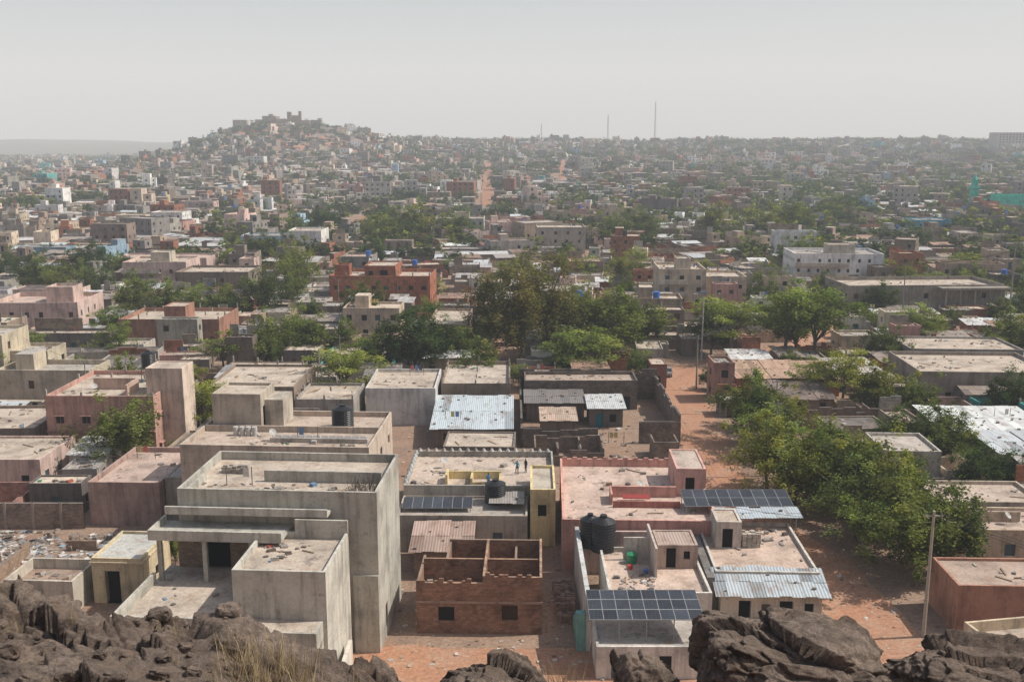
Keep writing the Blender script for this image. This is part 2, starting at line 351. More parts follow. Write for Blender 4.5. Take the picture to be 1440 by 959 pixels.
# ------------------------------------------------------------------ palette
C=dict(mud=(.26,.21,.17),grey=(.36,.335,.30),dgrey=(.21,.19,.175),cream=(.59,.50,.385),pink=(.52,.31,.26),lpink=(.62,.47,.415),white=(.76,.75,.72),
 brick=(.33,.15,.095),tan=(.40,.31,.235),yellow=(.60,.49,.27),blue=(.33,.47,.58),concrete=(.45,.42,.37),teal=(.10,.38,.37),
 rtan=(.52,.445,.37),rpink=(.52,.40,.34),rgrey=(.40,.375,.35),rdark=(.15,.135,.125),zinc=(.5,.52,.53),rust=(.32,.19,.13))
reserve(-20,38,60,80)
def tank(x,y,z,r=.95,h=2.0,col=(.012,.012,.014)):
    mb=MB(); seg=10
    for k in range(seg):
        z0=z+h*.85*k/seg; z1=z+h*.85*(k+1)/seg; zm=(z0+z1)/2
        cyl(mb,ID,x,y,z0,zm,r,r*.94,20,PLASTIC,col,False); cyl(mb,ID,x,y,zm,z1,r*.94,r,20,PLASTIC,col,False)
    cyl(mb,ID,x,y,z+h*.85,z+h*.97,r,r*.35,20,PLASTIC,col); cyl(mb,ID,x,y,z+h*.97,z+h*1.04,r*.28,r*.28,12,PLASTIC,col)
    mb.finish('water_tank')
def solar(x0,x1,y0,y1,zf,zb,nx,ny,zbase):
    mb=MB(); 
    sheet(mb,ID,x0,x1,y0,y1,zf,zb,PAINT,(.26,.27,.28),.05)
    for i in range(nx):
        for j in range(ny):
            u0=x0+(x1-x0)*i/nx+.03;u1=x0+(x1-x0)*(i+1)/nx-.03
            a=j/ny+.012;b=(j+1)/ny-.012; pc=jc((.05,.055,.068),.25)
            for q in range(3):
                for s in range(5):
                    U0=u0+(u1-u0)*q/3+.006;U1=u0+(u1-u0)*(q+1)/3-.006
                    A=a+(b-a)*s/5+.0015;B=a+(b-a)*(s+1)/5-.0015
                    P=lambda u,t:(u,y0+(y1-y0)*t,zf+(zb-zf)*t+.012)
                    mb.poly([P(U0,A),P(U1,A),P(U1,B),P(U0,B)],SOLAR,jc(pc,.05))
    n=max(2,nx//2+1)
    for i in range(n):
        x=x0+.2+(x1-x0-.4)*i/(n-1)
        box(mb,ID,x-.04,x+.04,y0+.15,y0+.23,zbase,zf-.03,PAINT,(.3,.3,.3)); box(mb,ID,x-.04,x+.04,y1-.23,y1-.15,zbase,zb-.07,PAINT,(.3,.3,.3))
    mb.finish('solar_panel_array')
def dish(x,y,z):
    mb=MB(); cyl(mb,ID,x,y,z,z+.8,.03,.03,6,PAINT,(.4,.4,.4))
    c=Vector((x,y,z+.9)); d=Vector((.5,-.5,.7)).normalized();u=d.cross(Vector((0,0,1))).normalized();w=d.cross(u)
    prev=None
    for k in range(4):
        r=.42*k/3; off=.12*(k/3)**2
        ring=[tuple(c+d*off+u*r*math.cos(i*math.pi/7)+w*r*math.sin(i*math.pi/7)) for i in range(14)]
        if prev and k>0:
            for i in range(14): j=(i+1)%14; mb.poly([prev[i],prev[j],ring[j],ring[i]],PAINT,(.45,.45,.43))
        prev=ring
    tube(mb,[c,c+d*.45],[.015,.015],4,PAINT,(.3,.3,.3)); mb.finish('satellite_dish')
# ------------------------------------------------------------------ hero buildings
mb=MB(); fr=Fr(-20,77.5,0,-3.5); cc=(.47,.455,.40); cl=(.53,.51,.45)
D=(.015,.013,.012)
house(mb,fr,-7.6,9.0,0,10.2,0,13.3,cc,C['rtan'],.75,ops={'F':[(1.6,3.4,7.5,10.2,D,1.6),(14.9,16.1,1.2,3.6,D,.8),(14.9,16.1,4.7,6.6,D,.8)],'R':[(2.5,3.4,.9,3,D,.8)]})
box(mb,fr,-1.6,8.6,4.2,4.5,13.3,14.3,WALL,cc)
box(mb,fr,-7.0,-6.7,.3,4.2,13.3,13.95,WALL,cc)
box(mb,fr,-8.2,5.2,-1.1,-.003,12.3,12.55,WALL,cl,bot=True)
box(mb,fr,-8.2,5.2,-1.3,-1.1,12.3,12.95,WALL,cl)
box(mb,fr,-8.6,2.0,-3.2,-.004,11.0,11.25,WALL,cc,bot=True); box(mb,fr,-8.6,2.0,-3.4,-3.2,10.9,11.75,WALL,cl)
box(mb,fr,-8.8,-8.6,-3.4,0,10.9,11.75,WALL,cl)
for cx in (-8.3,-4.6,-.8): box(mb,fr,cx,cx+.35,-3.0,-2.65,7.3,11.0,WALL,cc)
wall(mb,fr,(-7.7,-.3),(-.2,-.3),7.3,11,BRICK,(.26,.21,.17),[(2.2,4.4,.01,2.7,(.006,.005,.005),.28)])
house(mb,fr,-8.6,6.6,-11,-.01,0,7.3,cc,C['rtan'],.001,ops={'F':[(2,3.2,4.5,5.8,D),(5,6.2,4.5,5.8,D),(2,3.2,1,2.4,D)],'L':[(3,4,4.5,5.8,D),(7,8,4.5,5.8,D),(3,4,1,2.3,D)]})
box(mb,fr,-8.6,-8.35,-11,-3.4,7.3,8.2,WALL,cl); box(mb,fr,-8.35,-.1,-11,-10.75,7.3,8.2,WALL,cl)
house(mb,fr,-.1,6.9,-9,-1.4,0,10.6,cl,C['rtan'],.55,ops={'F':[],'R':[]})
box(mb,fr,2.6,6.9,-1.6,-1.4,10.6,12.2,WALL,cl)
box(mb,fr,6.9,9.0,-.25,-.02,0,6.9,WALL,cc)
clutter(mb,fr,-7,3,-10,-4,7.3,60,rng); clutter(mb,fr,-7,8,1,4,13.3,60,rng); clutter(mb,fr,.5,6,-8,-2,10.6,30,rng); blockpile(mb,fr,-6,6,13.3,5,4,3,rng,(.4,.37,.33))
for i in range(90):
    x=rng.uniform(6.5,8.4);y=rng.uniform(1,3.5)
    tube(mb,[fr.p(x,y,13.3),fr.p(x+rng.uniform(-.4,.4),y+rng.uniform(-.4,.4),13.3+rng.uniform(.5,1.3))],[.02,.02],3,BARK,(.1,.08,.07))
mb.finish('unfinished_concrete_building'); reserve(-31,-8,66,90)
mb=MB(); box(mb,ID,-13,-12.7,66,73,0,3.2,WALL,(.6,.57,.5)); box(mb,ID,-12.7,-10.2,66,66.3,0,3,WALL,(.6,.57,.5)); mb.finish('compound_wall')
mb=MB(); fr=Fr(-24.5,100,0,-3)
house(mb,fr,-10.5,9.6,0,14,0,10.2,(.54,.45,.37),(.5,.41,.34),.6,ops={'R':aops(14,3,3.3,rng),'F':aops(20,3,3.3,rng)})
box(mb,fr,-10.2,9.3,7.0,7.25,10.2,10.9,WALL,(.5,.42,.34))
house(mb,fr,-9.5,-4.0,7.5,13,10.2,3.9,(.46,.41,.34),C['rtan'],.3,ops={'R':[(.8,1.9,.3,2.6,D),(3,4.2,.3,2.6,D)]})
box(mb,fr,-4.0,-1.9,9,13,10.2,13.4,WALL,(.5,.45,.38))
for i in range(12): box(mb,fr,-1.6+i*.85,-1.0+i*.85,3.6,4.8,10.22,10.55,PAINT,(.24,.24,.25)); 
box(mb,fr,-1.8,8.8,3.2,3.4,10.2,10.7,WALL,(.5,.45,.4))
for i in range(4): cyl(mb,fr,-6.3+i*.7,5.6,10.2,11.2,.3,.3,10,PAINT,(.5,.5,.48))
clutter(mb,fr,-9,9,1,6,10.2,50,rng); mb.finish('concrete_apartment_house'); reserve(-35,-13,99,115)
tank(-19.2,109,10.2,1.25,2.6)
pk=(.60,.34,.285)
mb=MB(); fr=Fr(5,93.4,0,-2)
house(mb,fr,0,15.6,0,19.5,0,4.4,pk,(.58,.45,.38),.9,ops={'F':[(2,3,1.1,2.3,D),(6,7,1.1,2.3,(.3,.12,.1)),(10,11,1,2.3,D)]},t=.25)
house(mb,fr,12.4,15.6-.02,9.5,16.5,4.4,3.0,(.60,.37,.32),(.5,.42,.36),.1,ops={'F':[(1,2,.02,2.1,D)]})
box(mb,fr,5.2,12.4,9.0,9.25,4.4,5.6,WALL,pk); box(mb,fr,5.2,5.4,6.5,9.0,4.4,5.6,WALL,pk); box(mb,fr,5.4,12.4,5.8,6.0,4.4,5.1,WALL,(.45,.2,.17))
for i in range(26):
    x=.3+i*.6
    if i%2==0: box(mb,fr,x,x+.5,19.27,19.48,5.3,5.5,WALL,pk)
for i in range(6): box(mb,fr,15.65,15.65+.4+i*.4,2+i*1.6,3.6+i*1.6,0,5.0-i*.75,WALL,pk)
box(mb,fr,15.6,18.0,-.5,-.2,0,4.4,WALL,pk)
for i in range(3): cyl(mb,fr,16.0+i*.7,-.35,4.4,4.9,.35,.05,8,WALL,pk)
clutter(mb,fr,.5,15,.8,8,4.4,40,rng); clutter(mb,fr,.5,12,10,19,4.4,30,rng)
sheet(mb,fr,6.5,9.4,7,8.2,5.0,5.05,PAINT,(.3,.05,.045))
mb.finish('pink_house'); reserve(4.5,23,93,114)
mb=MB(); fr=Fr(-12,98,0,-1)
house(mb,fr,0,16.6,6,18.5,0,4.4,(.40,.38,.34),(.54,.45,.38),.7,ops={'F':aops(16,1,3.3,rng)})
house(mb,fr,0,13.6,0,6,0,3.7,(.42,.37,.31),(.42,.38,.34),.25,ops={'F':[(1.5,2.6,1,2.2,D),(5,6,1,2.2,D),(10,11,0,2.1,(.1,.12,.14))]})
ye=(.70,.58,.32)
for a in [(4.4,10.6,10.2,10.45,5.3),(4.4,4.65,8.0,10.2,5.6),(7.2,7.45,8.0,10.2,5.2),(10.4,10.6,7.2,10.2,5.1),(7.45,10.4,7.2,7.4,5.05)]: box(mb,fr,*a[:4],4.4,a[4],WALL,ye)
house(mb,fr,13.9,16.55,1.5,9.5,0,6.0,ye,(.5,.45,.38),.3,ops={'F':[(.8,1.7,3.3,4.6,D)],'L':[(2,3,3.2,4.6,D)]})
for i in range(17): cyl(mb,fr,.5+i*.97,18.38,5.1,5.45,.3,.08,8,WALL,(.5,.5,.47))
for i in range(9): cyl(mb,fr,.12,7+i*1.3,5.1,5.45,.3,.08,8,WALL,(.45,.5,.52))
clutter(mb,fr,.5,13,11,18,4.4,50,rng); clutter(mb,fr,.5,13,6.5,9,4.4,34,rng)
patch_sheets(mb,fr,9.5,13.2,2.2,5.6,4.5,4.6,(.35,.33,.31))
mb.finish('yellow_parapet_house'); reserve(-13,5,97,117)
tank(-1.8,102.5,3.7,1.15,2.5); solar(-11.6,-4.2,99.4,101.6,4.2,4.6,7,1,3.7)
mb=MB(); house(mb,ID,-9.6,-4.2,91.5,97,0,2.7,(.34,.24,.19),C['rust'],0,ops={'F':[(1.2,2.2,0,2,D),(3.4,4.2,1,1.8,D)]})
patch_sheets(mb,ID,-10.1,-3.8,91.1,97.5,2.9,3.5,(.42,.31,.26),a=.12)
mb.finish('tin_roof_shed'); reserve(-10,-4,91,98)
mb=MB(); fr=Fr(-8.3,80.2,0,-1.5); bk=(.28,.17,.125); t=.22
def bwall(x0,x1,y0,y1,h,ops=None):
    if ops and x1-x0>y1-y0:
        wall(mb,fr,(x0,y0),(x1,y0),0,h,BRICK,bk,ops); wall(mb,fr,(x1,y1),(x0,y1),0,h,BRICK,bk)
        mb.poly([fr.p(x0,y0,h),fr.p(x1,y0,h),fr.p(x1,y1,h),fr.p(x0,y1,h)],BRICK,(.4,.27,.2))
        wall(mb,fr,(x0,y1),(x0,y0),0,h,BRICK,bk);wall(mb,fr,(x1,y0),(x1,y1),0,h,BRICK,bk)
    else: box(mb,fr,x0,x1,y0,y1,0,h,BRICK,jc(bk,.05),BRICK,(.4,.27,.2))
H5=5.3
bwall(0,5.8,0,t,4.7,[(1.9,3.3,1.2,2.5,D,.15)]); bwall(5.8,10.9,.001,t,H5,[(1.6,3.0,1.3,2.7,(.05,.03,.02),.15)])
bwall(0,t,t,6.2,4.6); bwall(10.9-t,10.898,t,8.6,H5); bwall(2.2,10.9-t,8.38,8.6,5.2); bwall(5.75,5.75+t,t,8.38,H5); bwall(t,10.6,4.2,4.42,5.1)
bwall(2.2,2.42,4.42,8.38,5.0); bwall(8.4,8.6,4.42,8.38,4.6)
for i in range(26):
    x=i*.4
    if not 4.9<x<5.8 and rng.random()<.6: box(mb,fr,x,x+.38,.0015,t-.002,(4.7 if x<5 else 5.3),(4.7 if x<5 else 5.3)+rng.choice([.19,.19,.38]),BRICK,jc(bk,.1))
mb.poly([fr.p(t,t,3.0),fr.p(10.6,t,3.0),fr.p(10.6,8.3,3.0),fr.p(t,8.3,3.0)],ROOF,(.3,.18,.12))
box(mb,fr,-.05,10.95,-.06,-.004,2.85,3.05,WALL,(.35,.25,.2))
clutter(mb,fr,.5,10,.5,8,3.0,50,rng); mb.finish('unfinished_brick_house'); reserve(-9,3.5,80,90)
mb=MB()
for i in range(6): blockpile(mb,Fr(3.8+rng.uniform(0,.3),82+i*1.3,0,rng.uniform(-5,5)),0,0,0,4,3,rng.randint(3,6),rng,(.42,.3,.24))
mb.finish('brick_stack')
lb=(.57,.58,.57)
mb=MB()
box(mb,ID,6.2,6.6,77,93,0,4.7,WALL,lb); box(mb,ID,6.6,16.6,92.4,92.7,0,4.4,WALL,C['lpink'])
house(mb,ID,8.4,17.3,80,90,0,3.4,(.60,.57,.52),(.6,.47,.39),.45,ops={'F':[(2,3,1,2.2,D),(6,7,0,2.1,D)]})
house(mb,ID,6.7,15.6,72.6,78,0,2.6,(.70,.68,.64),(.5,.46,.42),.2,ops={'F':[(1.2,2.2,0,2.1,(.1,.14,.16)),(5,6,.9,2,D)]})
box(mb,ID,12.9,13.1,84,90,3.4,6.2,WALL,(.55,.47,.42)); box(mb,ID,10.5,12.9,88.0,88.2,3.4,5.6,WALL,(.6,.55,.5))
house(mb,ID,13.4,17.1,86,89.7,3.4,2.2,(.42,.33,.28),(.45,.35,.3),.1,ops={'F':[(.8,1.7,0.05,2,D),(2.4,3,.9,1.7,D)]},rm=METAL)
for i in range(7): box(mb,ID,5.4,6.18,77+i*.7,77.7+i*.7,0,3.4-i*.45,WALL,(.2,.42,.4))
clutter(mb,ID,9,13,80.5,85,3.4,60,rng); clutter(mb,ID,7,16,90.5,92,0,10,rng)
cyl(mb,ID,11.2,87.3,3.4,4.3,.45,.5,12,PLASTIC,(.03,.25,.12)); cyl(mb,ID,10.9,85.9,3.4,3.8,.22,.26,12,PLASTIC,(.5,.06,.04)); cyl(mb,ID,12.2,85.0,3.4,3.8,.2,.24,12,PLASTIC,(.1,.2,.5))
mb.finish('courtyard_house'); reserve(5,18,70,93)
tank(8.8,90.4,3.4,1.2,3.4); tank(7.6,91.3,3.4,1.0,3.2)
solar(6.2,15.4,73.6,78.0,4.6,5.1,8,3,2.6)
mb=MB(); fr=Fr(18.3,82,0,-2)
house(mb,fr,0,9.3,2,14,0,3.7,(.57,.54,.48),(.58,.45,.37),.35,ops={'R':aops(12,1,3,rng)})
house(mb,fr,.2,9.1,.01,1.99,0,2.9,(.60,.55,.47),C['rgrey'],0,ops={'F':[(1.6,2.7,0,2.2,D,.5),(3.6,4.4,1.1,1.9,(.1,.1,.1)),(5.2,6.4,0,2.2,D,.5),(7.4,8.2,1.1,2.0,D)]})
patch_sheets(mb,fr,-.4,9.6,-.7,3.0,3.0,4.1,(.42,.47,.50))
house(mb,fr,1.0,3.4,8,11.5,3.7,2.6,(.55,.5,.45),C['rtan'],.1,ops={'F':[(.6,1.6,0.05,2,D)]})
box(mb,fr,-.9,-.2,1,13,0,3.9,WALL,(.2,.19,.18)); clutter(mb,fr,1,9,5,13,3.7,50,rng); blockpile(mb,fr,3.6,8.2,3.7,4,5,7,rng,(.5,.47,.42))
mb.finish('white_house'); reserve(17,28,81,99)
solar(17.8,29.0,97,100.4,5.3,5.9,9,2,0)
mb=MB(); patch_sheets(mb,ID,20.5,29.2,94.6,96.8,5.0,5.2,(.43,.49,.53)); 
for x in (20.7,25,29.0): box(mb,ID,x-.05,x+.05,95.9,96.0,0,5.05,PAINT,(.3,.3,.3))
mb.finish('metal_canopy')
mb=MB(); fr=Fr(-38.8,86,0,-3)
house(mb,fr,0,4.7,0,6.6,0,4.2,(.62,.53,.36),(.52,.52,.49),.25,ops={'F':[(1.2,2.6,0,3.2,D,.6)],'R':[(3,3.8,1.4,2.4,D)]}); box(mb,fr,-.15,4.85,-.15,6.75,3.95,4.1,WALL,(.62,.52,.36))
mb.finish('cream_gatehouse'); reserve(-39,-33,85,93)
mb=MB(); fr=Fr(-46,84,0,-3)
house(mb,fr,0,6.4,0,5,0,2.2,(.55,.5,.42),(.40,.3,.24),1.0); clutter(mb,fr,1,6,1,4,2.2,30,rng); mb.finish('walled_yard'); 
def hero(name,x0,x1,y0,y1,h,col,rcol,par=.5,rot=0,fl=1,mat=WALL,dens=.7,extra=None,z=0,st=False):
    mb=MB(); fr=Fr(x0,y0,z,rot); w=x1-x0;d=y1-y0; fh=h/fl
    col=C.get(col,col); rcol=C.get(rcol,rcol)
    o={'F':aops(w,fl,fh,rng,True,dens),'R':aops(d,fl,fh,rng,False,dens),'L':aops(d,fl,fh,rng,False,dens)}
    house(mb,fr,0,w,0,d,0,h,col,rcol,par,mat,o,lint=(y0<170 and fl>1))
    clutter(mb,fr,.5,w-.5,.5,d-.5,h,int(w*d/6),rng)
    if st: starters(mb,fr,0,w,0,d,h+par,rng,(.4,.37,.33))
    if extra: extra(mb,fr,w,d,h)
    mb.finish(name); reserve(x0,x1,y0,y1)
def pinkx(mb,fr,w,d,h):
    box(mb,fr,0,w,-.3,-.005,h*.5-.1,h*.5+.1,WALL,(.4,.24,.2))
    house(mb,fr,12.5,17.5,3,7.5,0,12.0,(.66,.54,.45),C['rtan'],.1)
    box(mb,fr,4,10,6,6.3,h,h+1.6,WALL,(.55,.4,.33)); box(mb,fr,10,10.3,2,6,h,h+1.6,WALL,(.55,.4,.33))
hero('pink_apartment_house',-62,-47.5,128,143,8.4,'pink','rtan',.6,-1,2,extra=pinkx,st=True)
tank(-52,139,10.4,1.0,2.4)
mb=MB(); 
for a,b in ((-1,-1),(1,-1),(1,1),(-1,1)): cyl(mb,ID,-52+a*.8,139+b*.8,8.4,10.3,.07,.07,5,PAINT,(.15,.15,.15))
box(mb,ID,-53.1,-50.9,137.9,140.1,10.3,10.395,PAINT,(.2,.2,.2),bot=True)
mb.finish('tank_stand')
hero('terraced_house',-47,-39,105,118,4.5,(.42,.30,.26),'rpink',.6,-2,1,dens=.3)
hero('concrete_annex',-38.8,-35,106,113,5.2,'grey','rgrey',.1,-2,1,dens=.3)
hero('small_house',-70,-57.5,116,126,3.8,'lpink','rtan',.3,0,1)
hero('mud_house',-78,-64,128,140,4.0,'mud','rtan',.4,2,1)
hero('flat_roof_house',-43.5,-35.5,118,128,4.0,'tan','rdark',.3,-2,1)
hero('cream_roof_house',-45,-32,142,157,6.4,'mud','rtan',.4,-1,2)
hero('grey_house',-31.5,-23,140,150,5,'grey','rtan',.4,-1,1,st=True)
hero('white_house',-22,-11.5,145,158,5.3,(.62,.60,.57),'rtan',.5,0,1,dens=.15)
hero('tan_roof_house',-11,-.3,150,166,4.7,(.3,.24,.19),(.54,.47,.40),.6,0,1,dens=.4,st=True)
def bluer(mb,fr,w,d,h): patch_sheets(mb,fr,-.5,w+.4,-.6,d+.2,h+.15,h+1.3,(.53,.60,.64),a=.04)
hero('blue_tin_roof_house',-11,-.2,134,147.5,2.7,'mud','rgrey',0,0,1,extra=bluer)
hero('low_mud_house',-9,.3,124.5,131.5,2.9,(.2,.17,.15),'rtan',.2,-2,1)
mb=MB(); dk=(.20,.165,.14)
for a in [(1.2,24,160.5,160.8,5.2),(1.2,1.5,134,160.5,3.6),(23.6,23.9,136,160.5,4.2),(1.5,12,133.7,134,2.8),(18,23.9,135.8,136.1,3.2)]: rwall(mb,ID,*a[:4],0,a[4],BRICK,jc(dk,.1))
house(mb,ID,2,20,154,160.4,0,4.3,dk,(.42,.34,.28),.5,BRICK,{'F':aops(18,1,3,rng)})
house(mb,ID,2.2,11,147,153.5,0,3.0,dk,(.2,.18,.17),0,WALL,{'F':aops(9,1,3,rng)}); patch_sheets(mb,ID,1.8,11.2,146.5,153.4,3.1,3.5,(.2,.19,.185))
house(mb,ID,11.6,16.6,144,149.5,0,3.0,(.16,.14,.13),C['zinc'],0,WALL,{'F':[(1,2,0,2.1,(.02,.2,.24)),(3,4,.8,2,D)]}); patch_sheets(mb,ID,11.2,17,143.3,150,3.1,3.6,(.55,.58,.58),a=.04)
patch_sheets(mb,ID,4,9.5,138.5,144.5,2.6,3.0,(.5,.38,.3)); house(mb,ID,4.2,9.2,139,144,0,2.5,dk,C['rust'],0)
for a in [(3,12,131.5,131.7,2.5),(3,3.2,126,131.5,2.5),(12,12.2,126,131.7,2.5),(6,6.2,126,131.5,2.4),(9,9.2,126,131.5,2.4),(3,12.2,125.8,126,2.2),(19,22.4,128,128.2,2.6),(19,19.2,128.2,132,2.5),(22.2,22.4,128.2,132,2.5)]: rwall(mb,ID,*a[:4],0,a[4],BRICK,jc((.25,.2,.165),.1))
clutter(mb,ID,2,23,134,146,0,160,rng); clutter(mb,ID,3,19,154.5,160,4.3,46,rng); clutter(mb,ID,12,24,118,131,0,120,rng)
mb.finish('ruined_compound'); reserve(1,24,124,161)
hero('iron_shed',24.0,26.8,168,173,4.2,(.25,.12,.09),'rtan',.1,0,1,mat=METAL)
def rx(c,n): 
    def f(mb,fr,w,d,h): 
        for i in range(n): patch_sheets(mb,fr,-.4+i*(w+.8)/n,-.45+(i+1)*(w+.8)/n,-.6,d+.3,h+.15+.1*(i%2),h+.7+.1*(i%2),jc(c,.1),a=.1)
    return f
hero('rust_roof_house',38,55,163,174,3,'brick','rust',0,-2,1,extra=rx((.46,.31,.22),3))
hero('rust_roof_house',39,50,150,159,2.8,'mud','rust',0,-2,1,extra=rx((.22,.17,.15),4))
hero('tin_roof_house',56,64,166,176,2.9,'tan','zinc',0,3,1,extra=rx((.5,.47,.44),2))
hero('tan_roof_house',66,88,157,173,5,(.33,.28,.24),'rtan',.6,-3,1)
hero('grey_roof_house',72,92,176,188,5,'grey','rtan',.4,-3,1)
hero('white_tin_roof_house',59.5,74,132.5,143,2.9,'mud','zinc',0,-2,1,extra=rx((.68,.70,.71),1))
mb=MB()
for a in [(42,62,142.8,143.1,3.4),(42,42.3,143.1,149,3.4),(53,53.2,143.1,149,3.2),(40,57,131,131.2,2.3)]: rwall(mb,ID,*a[:4],0,a[4],BRICK,(.27,.2,.165))
mb.finish('compound_wall'); reserve(41,62,142,149)
hero('concrete_box_house',46,53,118,126,4.2,(.54,.50,.45),(.5,.45,.4),.4,-3,1,dens=.15)
hero('tin_roof_house',62,72,121,129,3.2,'grey','zinc',0,2,1,extra=rx((.48,.52,.54),2))
def yard(mb,fr,w,d,h): box(mb,fr,0,w,-5.5,-5.3,0,2.6,WALL,(.55,.42,.3)); box(mb,fr,2,8,d*.5,d*.5+.2,h,h+1.1,WALL,(.55,.45,.36))
hero('cream_courtyard_house',44.5,56,94.5,101,3.4,(.57,.47,.36),(.5,.40,.33),.4,-2,1,extra=yard); 
hero('cream_courtyard_house',46.5,58,103,110,3.2,(.5,.43,.35),(.52,.43,.36),.4,-2,1)
hero('red_clay_house',38.5,49,80,86,4.3,(.42,.23,.165),(.45,.35,.29),.25,-2,1,dens=.4)
hero('cream_house',37,48,66,73,3.9,(.66,.55,.40),(.5,.42,.35),.9,10,1,dens=.2)
mb=MB()
wall(mb,ID,(-85,104),(-47.3,104),0,3.0,BRICK,(.3,.23,.19)); wall(mb,ID,(-47.3,104.25),(-85,104.25),0,3,BRICK,(.3,.23,.19)); mb.poly([(-85,104,3),(-47.3,104,3),(-47.3,104.25,3),(-85,104.25,3)],BRICK,(.38,.3,.25))
for i in range(12): box(mb,ID,-84+i*3.1,-83.7+i*3.1,103.9,103.997,0,3.1,WALL,(.36,.3,.26))
mb.finish('brick_compound_wall'); reserve(-90,-47,80,105)
mb=MB()
for a in [(-62,-50,90,90.25,1.4),(-62,-61.75,90.25,95,1.2),(-50.2,-49.95,90.25,97,1.6),(-58,-50.2,95.2,95.4,.9),(-75,-66,93,93.25,1.3),(-46.5,-40.5,98,98.2,1.1)]: rwall(mb,ID,*a[:4],0,a[4],BRICK,jc((.3,.22,.17),.12))
for i in range(5): blockpile(mb,Fr(rng.uniform(-58,-42),rng.uniform(91,101),0,rng.uniform(0,90)),0,0,0,3,3,rng.randint(2,4),rng,(.38,.3,.25))
for i in range(26):
    f2=Fr(rng.uniform(-70,-40),rng.uniform(90,102),rng.uniform(.05,.5),rng.uniform(0,180)); w=rng.uniform(.4,1.2); sheet(mb,f2,-w,w,-.4,.4,0,rng.uniform(-.2,.4),METAL,jc(rng.choice([(.4,.38,.36),(.3,.2,.15),(.55,.55,.53),(.15,.14,.13)]),.2),.03)
mb.finish('ruined_brick_walls')
def brickx(mb,fr,w,d,h):
    house(mb,fr,9,17,1,12,h,3,(.37,.15,.095),C['rtan'],.4,BRICK,{'F':[(1,2.2,.5,2,D),(4,6,.1,2.2,D)]})
    house(mb,fr,.3,4,6,10,h,2.6,(.36,.14,.09),C['rtan'],.4,BRICK)
    for i in range(4): box(mb,fr,17.5+i*2.6,17.8+i*2.6,-.3,-.01,0,h,WALL,(.36,.16,.1))
hero('red_brick_apartment_house',-47,-21,254,269,7.4,(.42,.165,.10),'rtan',.9,-2,2,BRICK,.8,brickx,st=True)
hero('red_brown_house',-82,-61,204,219,5,(.38,.21,.15),'rtan',.8,0,1,WALL,.5,lambda mb,fr,w,d,h: house(mb,fr,9,13.5,2,8,h,3,(.38,.2,.145),C['rtan'],.2),st=True)
hero('pink_villa',-114,-95,214,230,6.6,'lpink','rpink',1.0,3,2,WALL,.6,lambda mb,fr,w,d,h: house(mb,fr,10,16,6,12,h,3,C['lpink'],C['rtan'],.6))
hero('tan_apartment_house',-16,-8.5,186,204,7.6,'tan','rtan',.5,-1,2,WALL,.7)
def bal(mb,fr,w,d,h):
    for f in (1,2): box(mb,fr,0,w*.6,-1.5,-.01,h*f/3-.1,h*f/3+.1,WALL,(.5,.45,.38),bot=True); box(mb,fr,0,w*.6,-1.5,-1.4,h*f/3+.1,h*f/3+1,WALL,(.55,.5,.42))
    house(mb,fr,w*.4,w*.7,3,9,h,2.8,(.5,.45,.37),C['rtan'],.3)
hero('cream_apartment_house',38,50,255,270,9.2,'cream','rtan',.7,-2,3,WALL,.9,bal)
hero('cream_villa',50.5,61,257,270,7,(.6,.5,.38),'rtan',.7,-2,2,WALL,.8)
hero('white_apartment_house',84,110,295,312,8.8,(.80,.79,.77),'rgrey',.7,-4,3,WALL,.9,bal)
def colon(mb,fr,w,d,h):
    for i in range(5): box(mb,fr,w-16+i*3.6,w-15.6+i*3.6,-2.5,-2.1,0,h,WALL,(.3,.27,.23))
    box(mb,fr,w-17,w,-2.8,-.01,h,h+.5,WALL,(.33,.3,.26),bot=True)
hero('grey_concrete_school',82,121,240,256,6.8,(.32,.285,.24),'rtan',.9,3,2,WALL,.5,colon)
hero('pink_apartment_house',-112,-94,285,300,7.5,'lpink','rtan',.6,2,2,WALL,.7,bal)
hero('pale_blue_villa',-103,-86,378,392,6.5,(.45,.56,.66),'rgrey',.6,0,2); hero('white_villa',-85,-72,376,392,8.5,'white','rtan',.6,0,2)
hero('grey_apartment_house',-33,-12,424,440,9.5,(.5,.49,.46),'rtan',.6,0,3,WALL,1,bal); hero('grey_apartment_house',9.5,28,380,396,9.5,(.4,.36,.31),'rtan',.6,0,3,WALL,.9)
hero('pink_house',-128,-98,318,332,5,'lpink','rpink',.5,0,1); hero('mud_brick_house',-92,-72,270,285,6.5,'mud','rtan',.7,0,2)
hero('blue_house',182,198,450,464,7,(.12,.38,.5),'rgrey',.5,0,2)
hero('white_house',-170,-155,470,484,9,'white','rtan',.5,0,3); hero('white_house',-190,-176,480,492,7,'cream','rtan',.5,0,2)
mb=MB(); tl=(.02,.48,.37)
fr=Fr(290,616,T(296,620))
house(mb,fr,0,34,0,16,0,6,tl,tl,1.2,ops={'F':aops(34,1,5,rng,True,.6)},rm=WALL); house(mb,fr,10,30,3,14,6,3.5,tl,tl,.5,rm=WALL)
mb.finish('mosque'); reserve(278,330,606,636); reserve(275,330,575,606)
mb=MB(); fr=Fr(284,618,T(284,620))
box(mb,fr,-1.9,1.9,-1.9,1.9,-2,14,WALL,tl); box(mb,fr,-2.7,2.7,-2.7,2.7,14,15,WALL,tl); box(mb,fr,-1.5,1.5,-1.5,1.5,15,19,WALL,tl); cyl(mb,fr,0,0,19,23,1.5,.05,10,WALL,tl)
mb.finish('mosque_minaret')
mb=MB(); zt=T(-343,1500)-1.5; fr=Fr(-343,1490,zt,0)
